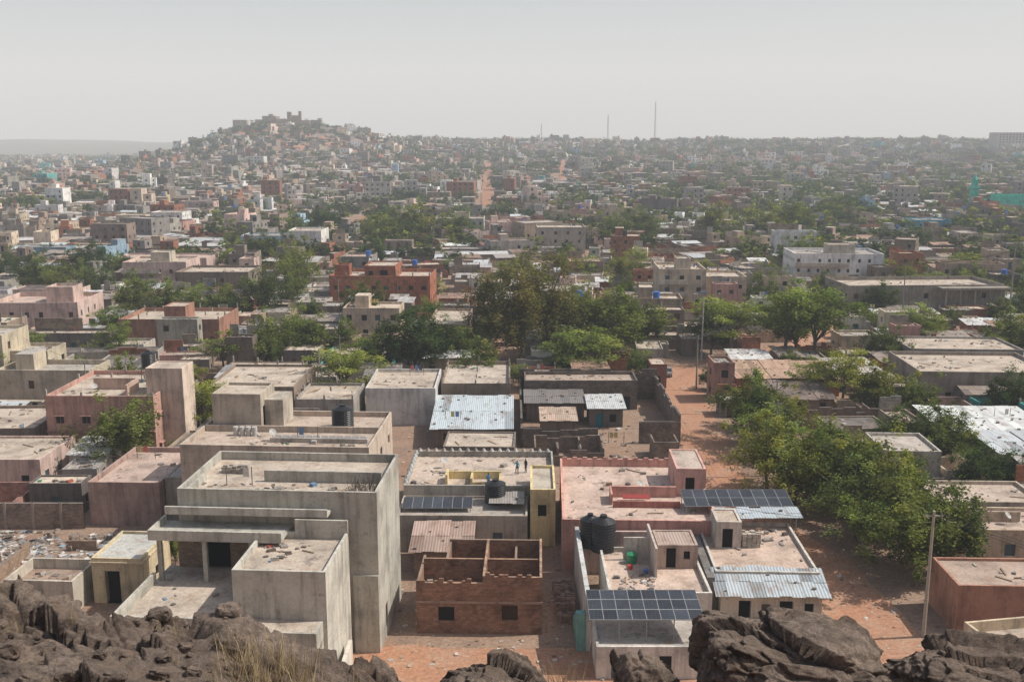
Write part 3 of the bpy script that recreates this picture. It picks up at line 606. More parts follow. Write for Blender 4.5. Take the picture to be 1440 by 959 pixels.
for a in [(-22,-2,0,25,11),(-2,14,0,20,7),(14,20,2,8,17),(20,30,4,20,12),(30,34,5,9,18),(-34,-22,4,22,6),(34,46,6,20,5),(-14,-8,6,12,14),(-60,-40,-20,-8,5),(50,66,-10,2,5)]:
    x0,x1,y0,y1,h=a; house(mb,fr,x0,x1,y0,y1,0,h,jc((.36,.29,.23),.1),C['rtan'],.8,ops={'F':aops(x1-x0,max(1,int(h/4)),4,rng,False,.9)},base=10)
mb.finish('hilltop_palace'); reserve(-385,-290,1470,1520)
mb=MB(); fr=Fr(812,1700,T(830,1700),0); house(mb,fr,0,95,0,30,0,26,(.42,.36,.32),C['rgrey'],1,ops={'F':[(4+i*5.5,7+i*5.5,2+f*4,4.4+f*4,D) for i in range(16) for f in range(6)]},base=8); mb.finish('ridge_hospital_building'); reserve(805,915,1690,1740)
# ------------------------------------------------------------------ trees
def tree_mesh(name,H,R,cb,nclump,nleaf,ls,cols,seed,flat=1.,clr=.9,lobes=.35,trunk_r=.22,drop=0,far=False):
    r=np.random.default_rng(seed); pr=random.Random(seed); mb=MB()
    ch=H-cb; cz=cb+ch*.5
    cen=[]
    while len(cen)<nclump:
        d=r.normal(size=3); d/=np.linalg.norm(d)
        lob=1+lobes*noise.noise(Vector((d[0]*1.8+seed,d[1]*1.8,d[2]*1.8)))*2
        q=r.random()**.4*lob
        zz=d[2]*q
        if zz<-.75: continue
        cen.append((d[0]*q*R,d[1]*q*R,cz+zz*ch*.5))
    bc=(.15,.125,.1)
    top=cz+ch*.05; lean=(pr.uniform(-.06,.06)*H,pr.uniform(-.06,.06)*H)
    tp=[(0,0,-.3),(lean[0]*.3,lean[1]*.3,cb*.5),(lean[0]*.7,lean[1]*.7,cb),(lean[0],lean[1],top)]
    tube(mb,tp,[trunk_r*1.25,trunk_r,trunk_r*.8,trunk_r*.3],5 if far else 7,BARK,bc)
    nb=5 if far else min(nclump,34)
    for c in pr.sample(cen,min(nb,len(cen))):
        t=pr.uniform(.15,.9); s=Vector(tp[2]).lerp(Vector(tp[3]),t) if pr.random()<.6 else Vector(tp[1]).lerp(Vector(tp[2]),pr.uniform(.6,1))
        e=Vector(c); m=s.lerp(e,.5)+Vector((0,0,pr.uniform(0,.08)*H))
        tube(mb,[s,m,e],[trunk_r*.42,trunk_r*.25,trunk_r*.07],4,BARK,bc)
    per=nleaf//nclump
    for c in cen:
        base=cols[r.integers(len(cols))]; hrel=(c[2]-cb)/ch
        bri=r.uniform(.6,1.35)*(.75+.45*hrel); rr=clr*r.uniform(.6,1.3)  # sunlit top and shaded underside of the crown put into leaf colour
        P=r.normal(size=(per,3))*np.array([rr,rr,rr*flat])*.5+np.array(c)
        if drop: P[:,2]-=abs(r.normal(size=per))*drop
        A=r.normal(size=(per,3)); A/=np.linalg.norm(A,axis=1)[:,None]; 
        B=np.cross(A,r.normal(size=(per,3))); B/=np.linalg.norm(B,axis=1)[:,None]+1e-6
        A[:,2]*=.5; B[:,2]*=.5
        s=ls*r.uniform(.6,1.3,size=(per,1)); A*=s; B*=s*.6
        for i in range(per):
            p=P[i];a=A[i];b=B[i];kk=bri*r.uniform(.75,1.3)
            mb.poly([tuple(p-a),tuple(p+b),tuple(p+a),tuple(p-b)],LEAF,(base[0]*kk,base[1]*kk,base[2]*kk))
    o=mb.finish(name); me=o.data; off=Vector(o.location); me.transform(Matrix.Translation(off)); bpy.data.objects.remove(o); return me
G1=[(.135,.16,.05),(.11,.14,.045),(.165,.195,.06)]; G2=[(.06,.09,.034),(.078,.11,.04),(.052,.08,.032)]; G3=[(.19,.235,.065),(.165,.205,.055),(.22,.26,.08)]; GE=[(.135,.14,.065),(.10,.115,.055),(.17,.165,.085)]
TR={
'round':[tree_mesh('neem_a',9,4.2,1.8,64,6600,.22,G1,1,lobes=.5),tree_mesh('neem_b',9,4.5,1.4,70,7000,.22,G1,2,lobes=.6)],
'dark':[tree_mesh('mango_a',9,4.2,1.4,74,7600,.22,G2,3,lobes=.35),tree_mesh('mango_b',9,4.5,1.1,74,7600,.22,G2,4,lobes=.4)],
'light':[tree_mesh('acacia_a',9,4.8,2.6,46,5200,.2,G3,5,flat=.45,clr=1.2,lobes=.5),tree_mesh('acacia_b',9,5.2,3.2,50,5200,.2,G3,6,flat=.4,clr=1.3,lobes=.6)],
'euca':[tree_mesh('euca_a',22,5.6,2.6,120,12500,.27,GE,7,clr=1.4,lobes=.7,trunk_r=.35,drop=1.1),tree_mesh('euca_b',20,4.8,2.4,104,11000,.27,GE,8,clr=1.35,lobes=.7,trunk_r=.32,drop=1.1)],
'far':[tree_mesh('far_a',8,4.2,1.0,22,400,.6,G2,9,far=True,lobes=.5),tree_mesh('far_b',8,4.6,1.2,22,400,.6,[(.085,.12,.045),(.065,.095,.035)],10,far=True,lobes=.6),tree_mesh('far_c',8,3.4,1.0,18,320,.55,G1,12,far=True,lobes=.6)]}
TN={'round':'neem_tree','dark':'mango_tree','light':'acacia_tree','euca':'eucalyptus_tree','far':'tree'}
def tree(kind,x,y,h,base=9.,wide=1.,parent=None):
    o=bpy.data.objects.new(TN[kind],rng.choice(TR[kind]))
    scene.collection.objects.link(o); s=h/base
    o.location=(x,y,T(x,y)); o.scale=(s*wide,s*wide,s); o.rotation_euler=(0,0,rng.uniform(0,6.28))
    if parent: o.parent=parent
    elif y<330: reserve(x-.8,x+.8,y-.8,y+.8)
    return o
for t in [('round',-50,123.5,9.5,1.05),('light',-27,156,10,1.1),('light',-45,138,9,1.0),('round',-47,186,9,1.2),('round',-40,190,9,1.2),('light',-54,182,7,1.2),('round',-33,190,8,1.1),('round',-44,196,9,1.2),
 ('euca',1,187,23,1.1),('euca',-4.5,190,20,1.1),('euca',7,192,22,1.1),('round',12,196,15,1.0),('round',20,190,13.5,1.2),('round',26,196,10,1.1),('light',11.5,177,9,1.5),('light',16,179,8,1.4),('dark',22,200,12,1.1),('round',-8,182,9,1),
 ('light',53,190,15,1.0),('light',59,189,16,1.0),('round',56,194,13,.9),('light',43,191,12.5,1.0),('dark',40,196,10,1),('dark',-18,178,12,1.1),('dark',-14.5,181,10,1),
 ('round',-81,231,10,1.2),('round',-89,231,10,1.2),('round',-74,228,9,1.2),('dark',-68,232,8,1.2),('dark',-59,236,12,1),('round',-60,275,11,1.2),('round',-66,300,12,1.1),('dark',-34,223,10.5,1.2),('round',-131,276,10,1.3),('dark',-130,303,11,1.3),('dark',-140,290,10,1.3),('dark',-46,330,10,1.2),
 ('round',34,136,9.5,.95),('round',36.5,143,8.5,1.1),('light',34.5,129,7,1.2),('round',31.5,117,9,1.0),('light',35,113,9,1.05),('round',39,116,8,1.1),('round',32.5,108,8.5,1.0),('dark',37,108,9.5,1.05),('round',42,111,9,1.05),('round',43.5,106,7.5,1.0),('round',37,101,8.5,1.0),('dark',41.5,101,8,1.05),('light',36,95,7,1.1),('round',40,95,9.5,1.0),('dark',43,92,8.5,.9),('round',38.5,89.5,9,.9),
 ('light',53,155,10,.9),('round',58,153,8,1.1),('light',50,160,7,1.1),('round',63,150,6,1.2),('dark',53,130,6,1.3),('dark',59,130.5,6.5,1.3),('round',57,127,5,1.2),('dark',56,114.5,5.5,1.2),('dark',60,115.5,5,1.2),
 ('round',97,190,10,1.1),('round',102,186,9,1),('light',84,202,9,1.1),('round',88,206,7,1.2),('round',33,300,9,1.3),('round',95,330,11,1.4),('round',70,270,9,1.4),('dark',64,250,7,1.3),('round',40,400,14,1.3),('dark',52,420,14,1.3),('round',58,430,13,1.4),('round',120,264,8,1.4),('round',126,264,8,1.4),('light',110,262,8,1.3),
 ('round',-22,410,14,1.2),('dark',-80,440,14,1.3),('round',-45,410,15,1.3),('round',-38,412,16,1.3),('round',-52,400,13,1.2),('dark',-86,345,11,1.3),('round',-78,350,11,1.2),('round',90,440,15,1.4),('round',110,430,14,1.5),('dark',122,440,14,1.4),('round',130,450,14,1.5),('round',165,520,14,1.5),('dark',180,530,14,1.5),('round',-48,235,5,1.3),('round',-34,94,4,.9),('round',10,82,1.6,1),('round',15.5,81.5,1.2,1)]:
    k,x,y,h,w=t; tree(k,x,y,h,base={'euca':22.}.get(k,9.),wide=w)
# ------------------------------------------------------------------ city fill
WC=[('mud',22),('grey',15),('dgrey',11),('cream',8),('lpink',6),('white',9),('brick',11),('tan',16),('pink',3),('blue',1.2),('concrete',9),('teal',.5),('yellow',.6)]
RC=[('rtan',30),('rpink',12),('rgrey',26),('rdark',8)]
def pick(l,r): return r.choices([a for a,_ in l],[b for _,b in l])[0]
def warp(x,y):
    a=sm(150,330,y)
    wx=x-.026*y+a*(30*noise.noise(Vector((x/150,y/120,4)))+11*noise.noise(Vector((x/50,y/60,8))))
    wy=y+a*(22*noise.noise(Vector((x/110,y/150,9)))+9*noise.noise(Vector((x/45,y/55,2))))
    return wx,wy
ftree=bpy.data.objects.new('distant_trees',None); scene.collection.objects.link(ftree)
def plot(mb,fr,w,d,lod,r,small=False):
    k=r.random(); wc=C[pick(WC,r)]; rc=jc(C[pick(RC,r)],.14,r); wc=jc(wc,.17,r); wm=BRICK if wc[0]/wc[2]>2.2 and wc[0]<.5 else WALL
    base=0 if lod==0 else 4
    def ops(L_,nf,fh,door=True): return aops(L_,nf,fh,r,door,.75) if lod<2 else ()
    def H(x0,x1,y0,y1,h,par,nf,wcol=None,metal=False,z=0):
        fh=h/nf; wcol=wcol or wc
        if lod<2:
            o={'F':ops(x1-x0,nf,fh),'R':ops(y1-y0,nf,fh,False),'L':ops(y1-y0,nf,fh,False)}
            house(mb,fr,x0,x1,y0,y1,z,h,wcol,rc,0 if metal else par,wm,o,base=base if z==0 else 0)
            if not metal:
                if lod==0: clutter(mb,fr,x0+.4,x1-.4,y0+.4,y1-.4,z+h,r.randint(8,26),r)
                if lod==0 and r.random()<.35: starters(mb,fr,x0,x1,y0,y1,z+h+par,r,(.4,.37,.33))
                if r.random()<.3:
                    rwall(mb,fr,x0+.02,x0+(x1-x0)*r.uniform(.3,.9),y1-.24,y1-.02,z+h+par,z+h+par+r.uniform(.8,2.4),BRICK,jc(r.choice([C['brick'],C['mud'],C['grey']]),.1,r),r)
        else:
            box(mb,fr,x0,x1,y0,y1,-base if z==0 else z,z+h+par,wm,wcol,ROOF,rc)
            n=max(1,int((x1-x0)/3.5))
            for f in range(nf):
                for i in range(n):
                    if r.random()<.7:
                        c=x0+(i+.5)*(x1-x0)/n; zz=z+f*fh+.9
                        ww=r.uniform(.4,.8); mb.poly([fr.p(c-ww,y0-.05,zz),fr.p(c+ww,y0-.05,zz),fr.p(c+ww,y0-.05,zz+1.4),fr.p(c-ww,y0-.05,zz+1.4)],DARK,(.04,.035,.03))
        if metal: 
            mc=r.choice([(.42,.4,.38),(.3,.25,.22),(.5,.5,.5),(.34,.22,.16),(.22,.2,.19),(.56,.60,.62),(.66,.66,.65)])
            if lod==0: patch_sheets(mb,fr,x0-.3,x1+.3,y0-.4,y1+.3,h+.1,h+.7,mc,r)
            else: sheet(mb,fr,x0-.4,x1+.4,y0-.6,y1+.3,h+.1,h+.7,METAL,jc(mc,.15,r))
    def cw(h,c):
        t=.2
        for a in [(0,w,0,t),(0,t,t,d),(w-t,w,t,d)]:
            if r.random()<.12: continue
            (rwall if lod==0 else box)(mb,fr,*a,-base,h,wm,c)
    if small:
        if k<.6: H(0,w,0,d,r.uniform(2.5,3.6),r.uniform(.1,.5),1,metal=r.random()<.45)
        elif k<.7: H(0,w,0,d,6.3,.4,2)
        else:
            for a in [(0,w,0,.22),(0,w,d-.22,d),(0,.22,.22,d-.22),(w-.22,w,.22,d-.22)]: rwall(mb,fr,*a,0,r.uniform(1.6,2.8),BRICK,wc,r)
        return
    if k<.30:
        yd=d*r.uniform(.25,.5); H(.6,w-.6,yd,d-.4,r.uniform(3,3.9),r.uniform(.15,.8),1); cw(r.uniform(1.8,2.4),wc)
        if r.random()<.5: H(.4,w*r.uniform(.3,.45),.5,yd-.8,2.7,.15,1,metal=r.random()<.5)
        if r.random()<.35: H(1,w*.5,d*.6,d-.6,2.7,.3,1,z=3.9)
    elif k<.60:
        H(.3,w-.3,d*.66,d-.3,r.uniform(2.7,3.5),.2,1,metal=r.random()<.6); H(.3,w*.36,1,d*.64,2.8,.2,1,metal=r.random()<.5)
        if r.random()<.7: H(w*.64,w-.3,.8,d*.55,2.8,.2,1,metal=r.random()<.4)
        cw(r.uniform(1.8,2.3),wc)
    elif k<.82:
        nf=2 if r.random()<.76 else 3
        if lod==2 and r.random()<.12: nf=4
        m=r.uniform(.3,1.8); hh=nf*3.2
        if r.random()<.45:
            H(m,w*.6,1,d-.5,hh,r.uniform(.3,.9),nf); H(w*.6+.01,w-.5,d*.3,d-.5,hh-3.2,.6,nf-1)
        else: H(m,w-r.uniform(.3,1.5),r.uniform(1,d*.35),d-.5,hh,r.uniform(.3,.9),nf)
        if r.random()<.6:
            x=r.uniform(m+.5,w*.3); box(mb,fr,x,x+3,d*.55,d*.55+4,hh,hh+2.7,wm,wc,ROOF,rc)
        if lod<2 and r.random()<.4: box(mb,fr,m,w*.6,-.3,.6,3.1,3.3,WALL,wc,bot=True)
        if r.random()<.3: cyl(mb,fr,w*.5,d*.4,hh,hh+2,.8,.8,10,PLASTIC,r.choice([(.012,.012,.014),(.012,.012,.014),(.03,.15,.5)]))
        cw(2.1,wc)
    elif k<.95:
        h=r.uniform(2.4,3.4); bc=jc(r.choice([C['brick'],C['brick'],C['mud'],C['tan'],C['dgrey']]),.1,r); t=.22
        for a in [(0,w,0,t),(0,w,d-t,d),(0,t,t,d-t),(w-t,w,t,d-t),(t,w-t,d*.5,d*.5+t),(w*.5,w*.5+t,t,d*.5),(w*.3,w*.3+t,d*.5+t,d-t)]: (rwall if lod==0 else box)(mb,fr,*a,-base,h,BRICK,bc)
    else: H(w*.2,w*.75,d*.5,d*.9,3,.2,1,metal=True)
    if lod==0: clutter(mb,fr,1,w-1,.8,d*.4,0,14,r)
def ptree(x,y):
    return .6+1.2*noise.noise(Vector((x/140+3,y/170,5)))+(.25 if x>.12*y else 0)
far=MB(); y=106.; ri=0; off=0
while y<2700:
    d=rng.uniform(11,16) if y<800 else rng.uniform(12,18)
    xm=.6*y+90
    if ri%2==0: off=rng.uniform(-20,20)*sm(150,300,y)
    k0=int(-xm/58)-1
    for kk in range(k0,-k0+1):
        xa=kk*58+off+2.5; xe=kk*58+off+55.5
        while xa<xe-8:
            w=rng.choice([rng.uniform(7,11),rng.uniform(10,16),rng.uniform(13,20)])
            if xa+w>xe-7: w=xe-xa
            wx,wy=warp(xa+w/2,y+d/2); pt=ptree(wx,wy)
            keep=abs(wx)<.56*wy+35
            if wy>1960 and wx>-430: keep=False
            hz=T(wx,wy)
            if hz>66 and wx<-200 and rng.random()<.25: keep=False
            if rng.random()<.03+.12*max(0,pt-.3): keep=False
            if wy>2000 and rng.random()<.5: keep=False
            if keep and not blocked(wx-w/2,wx+w/2,wy-d/2,wy+d/2,-.3):
                zf=min(T(wx,wy),T(wx,wy-d/2))
                qx,qy=warp(xa+w/2+6,y+d/2); rot=math.degrees(math.atan2(qy-wy,qx-wx))+rng.uniform(-3,3)
                if wy>900: rot+=rng.uniform(-16,16)
                rot=max(-35,min(35,rot))
                tmp=Fr(0,0,0,rot); ox,oy,_=tmp.p(-w/2,-d/2,0); fr=Fr(wx+ox,wy+oy,zf,rot)
                if wy<330:
                    m2=MB(); plot(m2,fr,w-.3,d-.3,0,rng); m2.finish('city_house'); reserve(wx-w/2,wx+w/2,wy-d/2,wy+d/2)
                elif wy<620: plot(far,fr,w-.3,d-.3,1,rng)
                else: plot(far,fr,w-.5,d-.5,2,rng)
                if wy<330 and rng.random()<.4: tree(rng.choice(['round','dark','round','light']),wx+rng.uniform(-4,4),wy-d*.38,rng.uniform(5,10),wide=rng.uniform(.9,1.25))
                elif wy>=330:
                    for _ in range(2):
                        if rng.random()<.4*pt:
                            tx,ty=wx+rng.uniform(-w/2,w/2),wy-d/2+rng.uniform(-2,3); tree('far',tx,ty,rng.uniform(5,10.5),base=8,wide=rng.uniform(.9,1.5),parent=ftree)
            elif wy>330 and keep is False and abs(wx)<.56*wy+35 and wy<2400:
                for _ in range(rng.randint(1,4)):
                    tx,ty=wx+rng.uniform(-8,8),wy+rng.uniform(-7,7)
                    if not blocked(tx,tx,ty,ty,3): tree('far',tx,ty,rng.uniform(6,10.5),base=8,wide=rng.uniform(1,1.6),parent=ftree)
            xa+=w
            if len(far.f)>40000: far.finish('distant_city_houses'); far=MB()
    y+=d; ri+=1
    if ri%2==0: y+=rng.uniform(3.0,5)
far.finish('distant_city_houses')
for i in range(6500):
    yy=rng.uniform(104,330); xx=rng.uniform(-.57,.57)*yy; 
    if yy<167 and -34<xx<32: continue
    if 28<xx<46 and yy<150: continue
    w,d=rng.uniform(3.0,9),rng.uniform(3.0,8)
    if blocked(xx-w/2,xx+w/2,yy-d/2,yy+d/2,.35): continue
    m2=MB(); plot(m2,Fr(xx-w/2,yy-d/2,0,rng.uniform(-4,4)),w,d,0,rng,True); m2.finish('outbuilding'); reserve(xx-w/2,xx+w/2,yy-d/2,yy+d/2)
for i in range(1100):
    yy=rng.uniform(120,330); xx=rng.uniform(-.57,.57)*yy
    if yy<167 and -34<xx<32: continue
    if blocked(xx-.8,xx+.8,yy-.8,yy+.8,.1) or rng.random()>.6: continue
    tree(rng.choice(['round','dark','light']),xx,yy,rng.uniform(3,8.5),wide=rng.uniform(.8,1.2))
for _ in range(800):
    yy=rng.uniform(340,1100); xx=rng.uniform(.16,.56)*yy
    if 260<xx<335 and yy<625 and yy>500: continue
    if noise.noise(Vector((xx/70,yy/80,11)))<.0: continue
    tree('far',xx,yy,rng.uniform(6,11),base=8,wide=rng.uniform(1.0,1.6),parent=ftree)
for _ in range(280):
    xx=-343+rng.gauss(0,130); yy=1470+rng.gauss(0,110); tree('far',xx,yy,rng.uniform(4,7),base=8,wide=rng.uniform(1.1,1.6),parent=ftree)
for _ in range(450):
    xx=rng.uniform(-1600,-420); yy=rng.uniform(1500,3000); tree('far',xx,yy,rng.uniform(6,11),base=8,wide=rng.uniform(1.2,2.2),parent=ftree)
# ------------------------------------------------------------------ masts & poles
def mast(x,y,h,w):
    mb=MB(); z=T(x,y); n=int(h/4)
    L_=[[Vector((x+w*(1-.7*k/n)*math.cos(a),y+w*(1-.7*k/n)*math.sin(a),z+h*k/n)) for a in (0,2.09,4.19)] for k in range(n+1)]
    for k in range(n):
        for i in range(3):
            tube(mb,[L_[k][i],L_[k+1][i]],[.28,.28],3,PAINT,(.2,.15,.14)); tube(mb,[L_[k][i],L_[k+1][(i+1)%3]],[.14,.14],3,PAINT,(.2,.15,.14))
    mb.finish('radio_mast')
mast(267,1900,76,2.0); mast(179,1900,52,1.8); mast(54,1880,34,1.4); mast(85,1000,14,.6)
def pole(x,y,h,r=.13,arm=True,lamp=False,name='utility_pole',col=(.3,.27,.23)):
    mb=MB(); z=T(x,y); cyl(mb,ID,x,y,z-.2,z+h,r,r*.6,8,BARK,col)
    if arm:
        box(mb,ID,x-.8,x+.8,y-.05,y+.05,z+h-.5,z+h-.4,BARK,col,bot=True)
        for dx in (-.7,0,.7): cyl(mb,ID,x+dx,y,z+h-.4,z+h-.2,.05,.04,6,PLASTIC,(.3,.3,.3))
    if lamp:
        tube(mb,[(x,y,z+h-.1),(x-.6,y,z+h+.2),(x-1.3,y,z+h+.25)],[.05,.04,.04],5,PAINT,col); box(mb,ID,x-2.0,x-1.2,y-.15,y+.15,z+h+.15,z+h+.3,PAINT,(.5,.5,.5),bot=True)
        sheet(mb,ID,x-.7,x+.7,y-.5,y+.5,z+h+.5,z+h+.8,SOLAR,(.05,.06,.09))
    mb.finish(name)
pole(35.6,79.5,11.5,.19,True,col=(.40,.36,.30)); pole(37,190,13,.17,False,True,'street_lamp',(.5,.5,.49)); pole(31.8,167,9.5,.16); pole(-90,176,9); pole(119.5,236,17,.22); pole(93,234,14,.18); pole(40,146,7); pole(33.6,122,10,.16); pole(-44,250,8); pole(70,112,9); pole(-66,150,9); pole(-30,170,9); pole(-100,200,10); pole(60,215,10,.16); pole(20,230,9)
def wire(a,b,sag,r=.022):
    mb=MB(); pts=[]
    for i in range(13):
        t=i/12; pts.append((a[0]+(b[0]-a[0])*t,a[1]+(b[1]-a[1])*t,a[2]+(b[2]-a[2])*t-sag*4*t*(1-t)))
    tube(mb,pts,[r]*13,3,PAINT,(.03,.03,.03)); mb.finish('power_line')
for dx in (-.7,0,.7):
    wire((35.6+dx,79.5,11.3),(33.6+dx,122,9.8),1.0); wire((33.6+dx,122,9.8),(31.8+dx,167,9.3),1.0); wire((31.8+dx,167,9.3),(60+dx,215,9.8),1.2,.03)
    wire((119.5+dx,236,16.7),(93+dx,234,13.7),.8,.03); wire((93+dx,234,13.7),(60+dx,215,9.8),1,.03); wire((35.6+dx,79.5,11.3),(47+dx,40,19),1.0)
wire((35.6,79.5,10.9),(27,84,4.4),.5); wire((35.6,79.5,10.6),(20,97,5.8),.7); wire((33.6,122,9.5),(23.6,136,4.3),.5); wire((33.6,122,9.5),(46,120,4.6),.5); wire((-66,150,8.8),(-90,176,8.8),.8); wire((-66,150,8.8),(-55,140,9),.4)
dish(-8,112,4.4); dish(14,104,4.4); dish(-26,104,10.2); dish(-57,132,8.4); dish(48,98,3.4); dish(22,94,3.7); dish(51,97,3.4)
# ------------------------------------------------------------------ litter
def scatter(name,n,fx,r,smin,smax,cols):
    mb=MB()
    for _ in range(n):
        x,y=fx(r); s=smin+(smax-smin)*r.random()**3; f=Fr(x,y,T(x,y)+.01,r.uniform(0,90)); box(mb,f,-s,s,-s*r.uniform(.4,1),s*r.uniform(.4,1),0,s*r.uniform(.1,.7),PAINT,jc(r.choice(cols),.2,r))
    mb.finish(name)
LC=[(.68,.66,.63),(.6,.58,.55),(.4,.36,.32),(.3,.24,.19),(.3,.24,.19),(.22,.3,.38),(.12,.1,.09),(.25,.2,.16),(.55,.52,.48)]
hub=[(rng.uniform(-72,-42),rng.gauss(97,3.5)) for _ in range(34)]
scatter('litter_heap',7000,lambda r:(lambda h:(min(-40,r.gauss(h[0],1.8)),min(103,r.gauss(h[1],1.0))))(r.choice(hub)),rng,.04,.32,LC)
scatter('rubble',5500,lambda r:(r.uniform(-60,70),r.uniform(68,210)),rng,.04,.25,[(.33,.2,.13),(.25,.17,.12),(.4,.33,.27),(.45,.42,.38)])
scatter('rubble',1500,lambda r:(r.uniform(-12,36),r.uniform(66,90)),rng,.03,.2,[(.33,.2,.13),(.25,.17,.12),(.4,.33,.27),(.5,.48,.45)])
def tuft_mesh(n,h,seed,cols=((.40,.31,.18),(.46,.37,.23),(.32,.25,.15))):
    r=random.Random(seed); mb=MB()
    for _ in range(n):
        a=r.uniform(0,6.28); q=r.uniform(0,.2); x,y=q*math.cos(a),q*math.sin(a); hh=h*r.uniform(.3,1.1); lx,ly=r.gauss(0,.3)*hh,r.gauss(0,.3)*hh
        w=.0028; c=jc(r.choice(cols),.15,r); px,py=-math.sin(a)*w,math.cos(a)*w
        m=(x+lx*.4,y+ly*.4,hh*.6); e=(x+lx,y+ly,hh)
        mb.poly([(x-px,y-py,0),(x+px,y+py,0),(m[0]+px,m[1]+py,m[2]),(m[0]-px,m[1]-py,m[2])],PAINT,c)
        mb.poly([(m[0]-px,m[1]-py,m[2]),(m[0]+px,m[1]+py,m[2]),(e[0],e[1],e[2])],PAINT,c)
    o=mb.finish('t'); me=o.data; me.transform(Matrix.Translation(o.location)); bpy.data.objects.remove(o); return me
TF=[tuft_mesh(34,.5,i) for i in range(3)]
ge=bpy.data.objects.new('dry_grass',None); scene.collection.objects.link(ge)
# ------------------------------------------------------------------ rocks
def facet(p,sc,seed,tilt):
    q=Vector((p.x*sc+seed,p.y*sc+seed*.7,p.z*sc))
    q+=.25*Vector((noise.noise(q*1.3),noise.noise(q*1.3+Vector((5,0,0))),noise.noise(q*1.3+Vector((0,5,0)))))
    dist,pts=noise.voronoi(q); c=pts[0]
    h=noise.cell(c*7.3+Vector((.5,.5,.5))); 
    tx=noise.cell(c*5.1+Vector((3.3,1.1,0))); ty=noise.cell(c*9.7+Vector((0,8.8,2)))
    d=q-c; e=dist[1]-dist[0]
    return (h-.5)+tilt*((tx-.5)*d.x+(ty-.5)*d.y+(h-.5)*d.z)-(.35*max(0,1-e/.10))
def rock_z(x,y):
    p=Vector((x,y,0))
    base=35.95+ .16*max(0,-x-4.2) - max(0,x+3.6)*.42
    base+=.13*noise.fractal(Vector((x*.5,y*.5,1.3)),.9,2.1,5)
    msk=sm(-.25,.15,noise.noise(Vector((x*.7,y*1.1,4.4))))
    base+=msk*(.13*facet(p,1.0,3,1.4)+.06*facet(p,2.8,11,1.6))
    edge=12.2+.5*noise.noise(Vector((x*.8,3,1)))+.2*facet(Vector((x,0,0)),1.6,5,1)
    if y>edge: base-=(y-edge)*2.6
    base-=max(0,10.2-y)*.06
    base+=.025*noise.fractal(Vector((x*6,y*6,2)),.8,2.1,5)
    return base
V=[];F=[];NX,NY=440,220
for j in range(NY+1):
    for i in range(NX+1):
        x=-11+10.0*i/NX; yv=8.6+5.4*j/NY; V.append((x,yv,rock_z(x,yv)))
for j in range(NY):
    for i in range(NX): a=j*(NX+1)+i; F.append((a,a+1,a+NX+2,a+NX+1))
me=bpy.data.meshes.new('rock_outcrop'); me.from_pydata(V,[],F); me.materials.append(MROCK); me.polygons.foreach_set('use_smooth',[True]*len(F))
o=bpy.data.objects.new('rock_outcrop',me); scene.collection.objects.link(o)
import bmesh
def boulder(x,y,z,rx,ry,rz,seed,rot=0,sub=6):
    bm=bmesh.new(); bmesh.ops.create_icosphere(bm,subdivisions=sub,radius=1)
    for v in bm.verts:
        d=v.co.normalized(); q=Vector((abs(d.x)**.7*(1 if d.x>0 else -1),abs(d.y)**.7*(1 if d.y>0 else -1),abs(d.z)**.65*(1 if d.z>0 else -1)))
        k=1+.16*noise.noise(d*1.3+Vector((seed,0,0)))+.11*facet(d,1.2,seed,1.2)+.025*facet(d,4.2,seed+4,1.4)+.028*noise.fractal(d*7+Vector((seed,seed,0)),.8,2.2,5)
        v.co=Vector((q.x*rx*k,q.y*ry*k,q.z*rz*k))
    me=bpy.data.meshes.new('boulder'); bm.to_mesh(me); bm.free(); me.materials.append(MROCK); me.polygons.foreach_set('use_smooth',[sub>5]*len(me.polygons))
    o=bpy.data.objects.new('boulder',me); scene.collection.objects.link(o); o.location=(x,y,z); o.rotation_euler=(0,rot,rng.uniform(-.2,.2))
boulder(3.15,10.1,36.0,1.2,.8,.78,3,.12,7); boulder(5.3,10.2,35.6,1.15,.85,.85,8,.0,7); boulder(-.2,10.1,35.6,.62,.5,.77,14,.05,7); boulder(1.5,10.2,35.75,.4,.4,.64,21,0)
boulder(2.6,8.9,35.4,.5,.4,.4,31,0,5); boulder(4.3,9.3,35.4,.6,.4,.45,37,0,5)
rp=random.Random(3)
for i in range(110):
    x=rp.uniform(-8,-3.0); yv=rp.uniform(9.6,12.2); s=.02+.15*rp.random()**3; boulder(x,yv,rock_z(x,yv)+s*.25,s*1.4,s,s*.8,i*3.3,rp.uniform(-.3,.3),3)
for i in range(95):
    if i<55: x=rp.gauss(-2.75,.45); yv=rp.uniform(10,11.5); z=max(35.2,rock_z(x,yv)); s=rp.uniform(.5,1.15)
    elif i<70: x=rp.uniform(.35,.8);yv=rp.uniform(10,10.8);z=35.5; s=rp.uniform(.8,1.3)
    else: x=rp.uniform(-6.6,-3.4);yv=rp.uniform(10,12);z=rock_z(x,yv); s=rp.uniform(.2,.5)
    o=bpy.data.objects.new('grass_tuft',rp.choice(TF)); scene.collection.objects.link(o); o.parent=ge
    o.location=(x,yv,z-.02); o.scale=(s,s,s*1.2); o.rotation_euler=(0,0,rp.uniform(0,6))
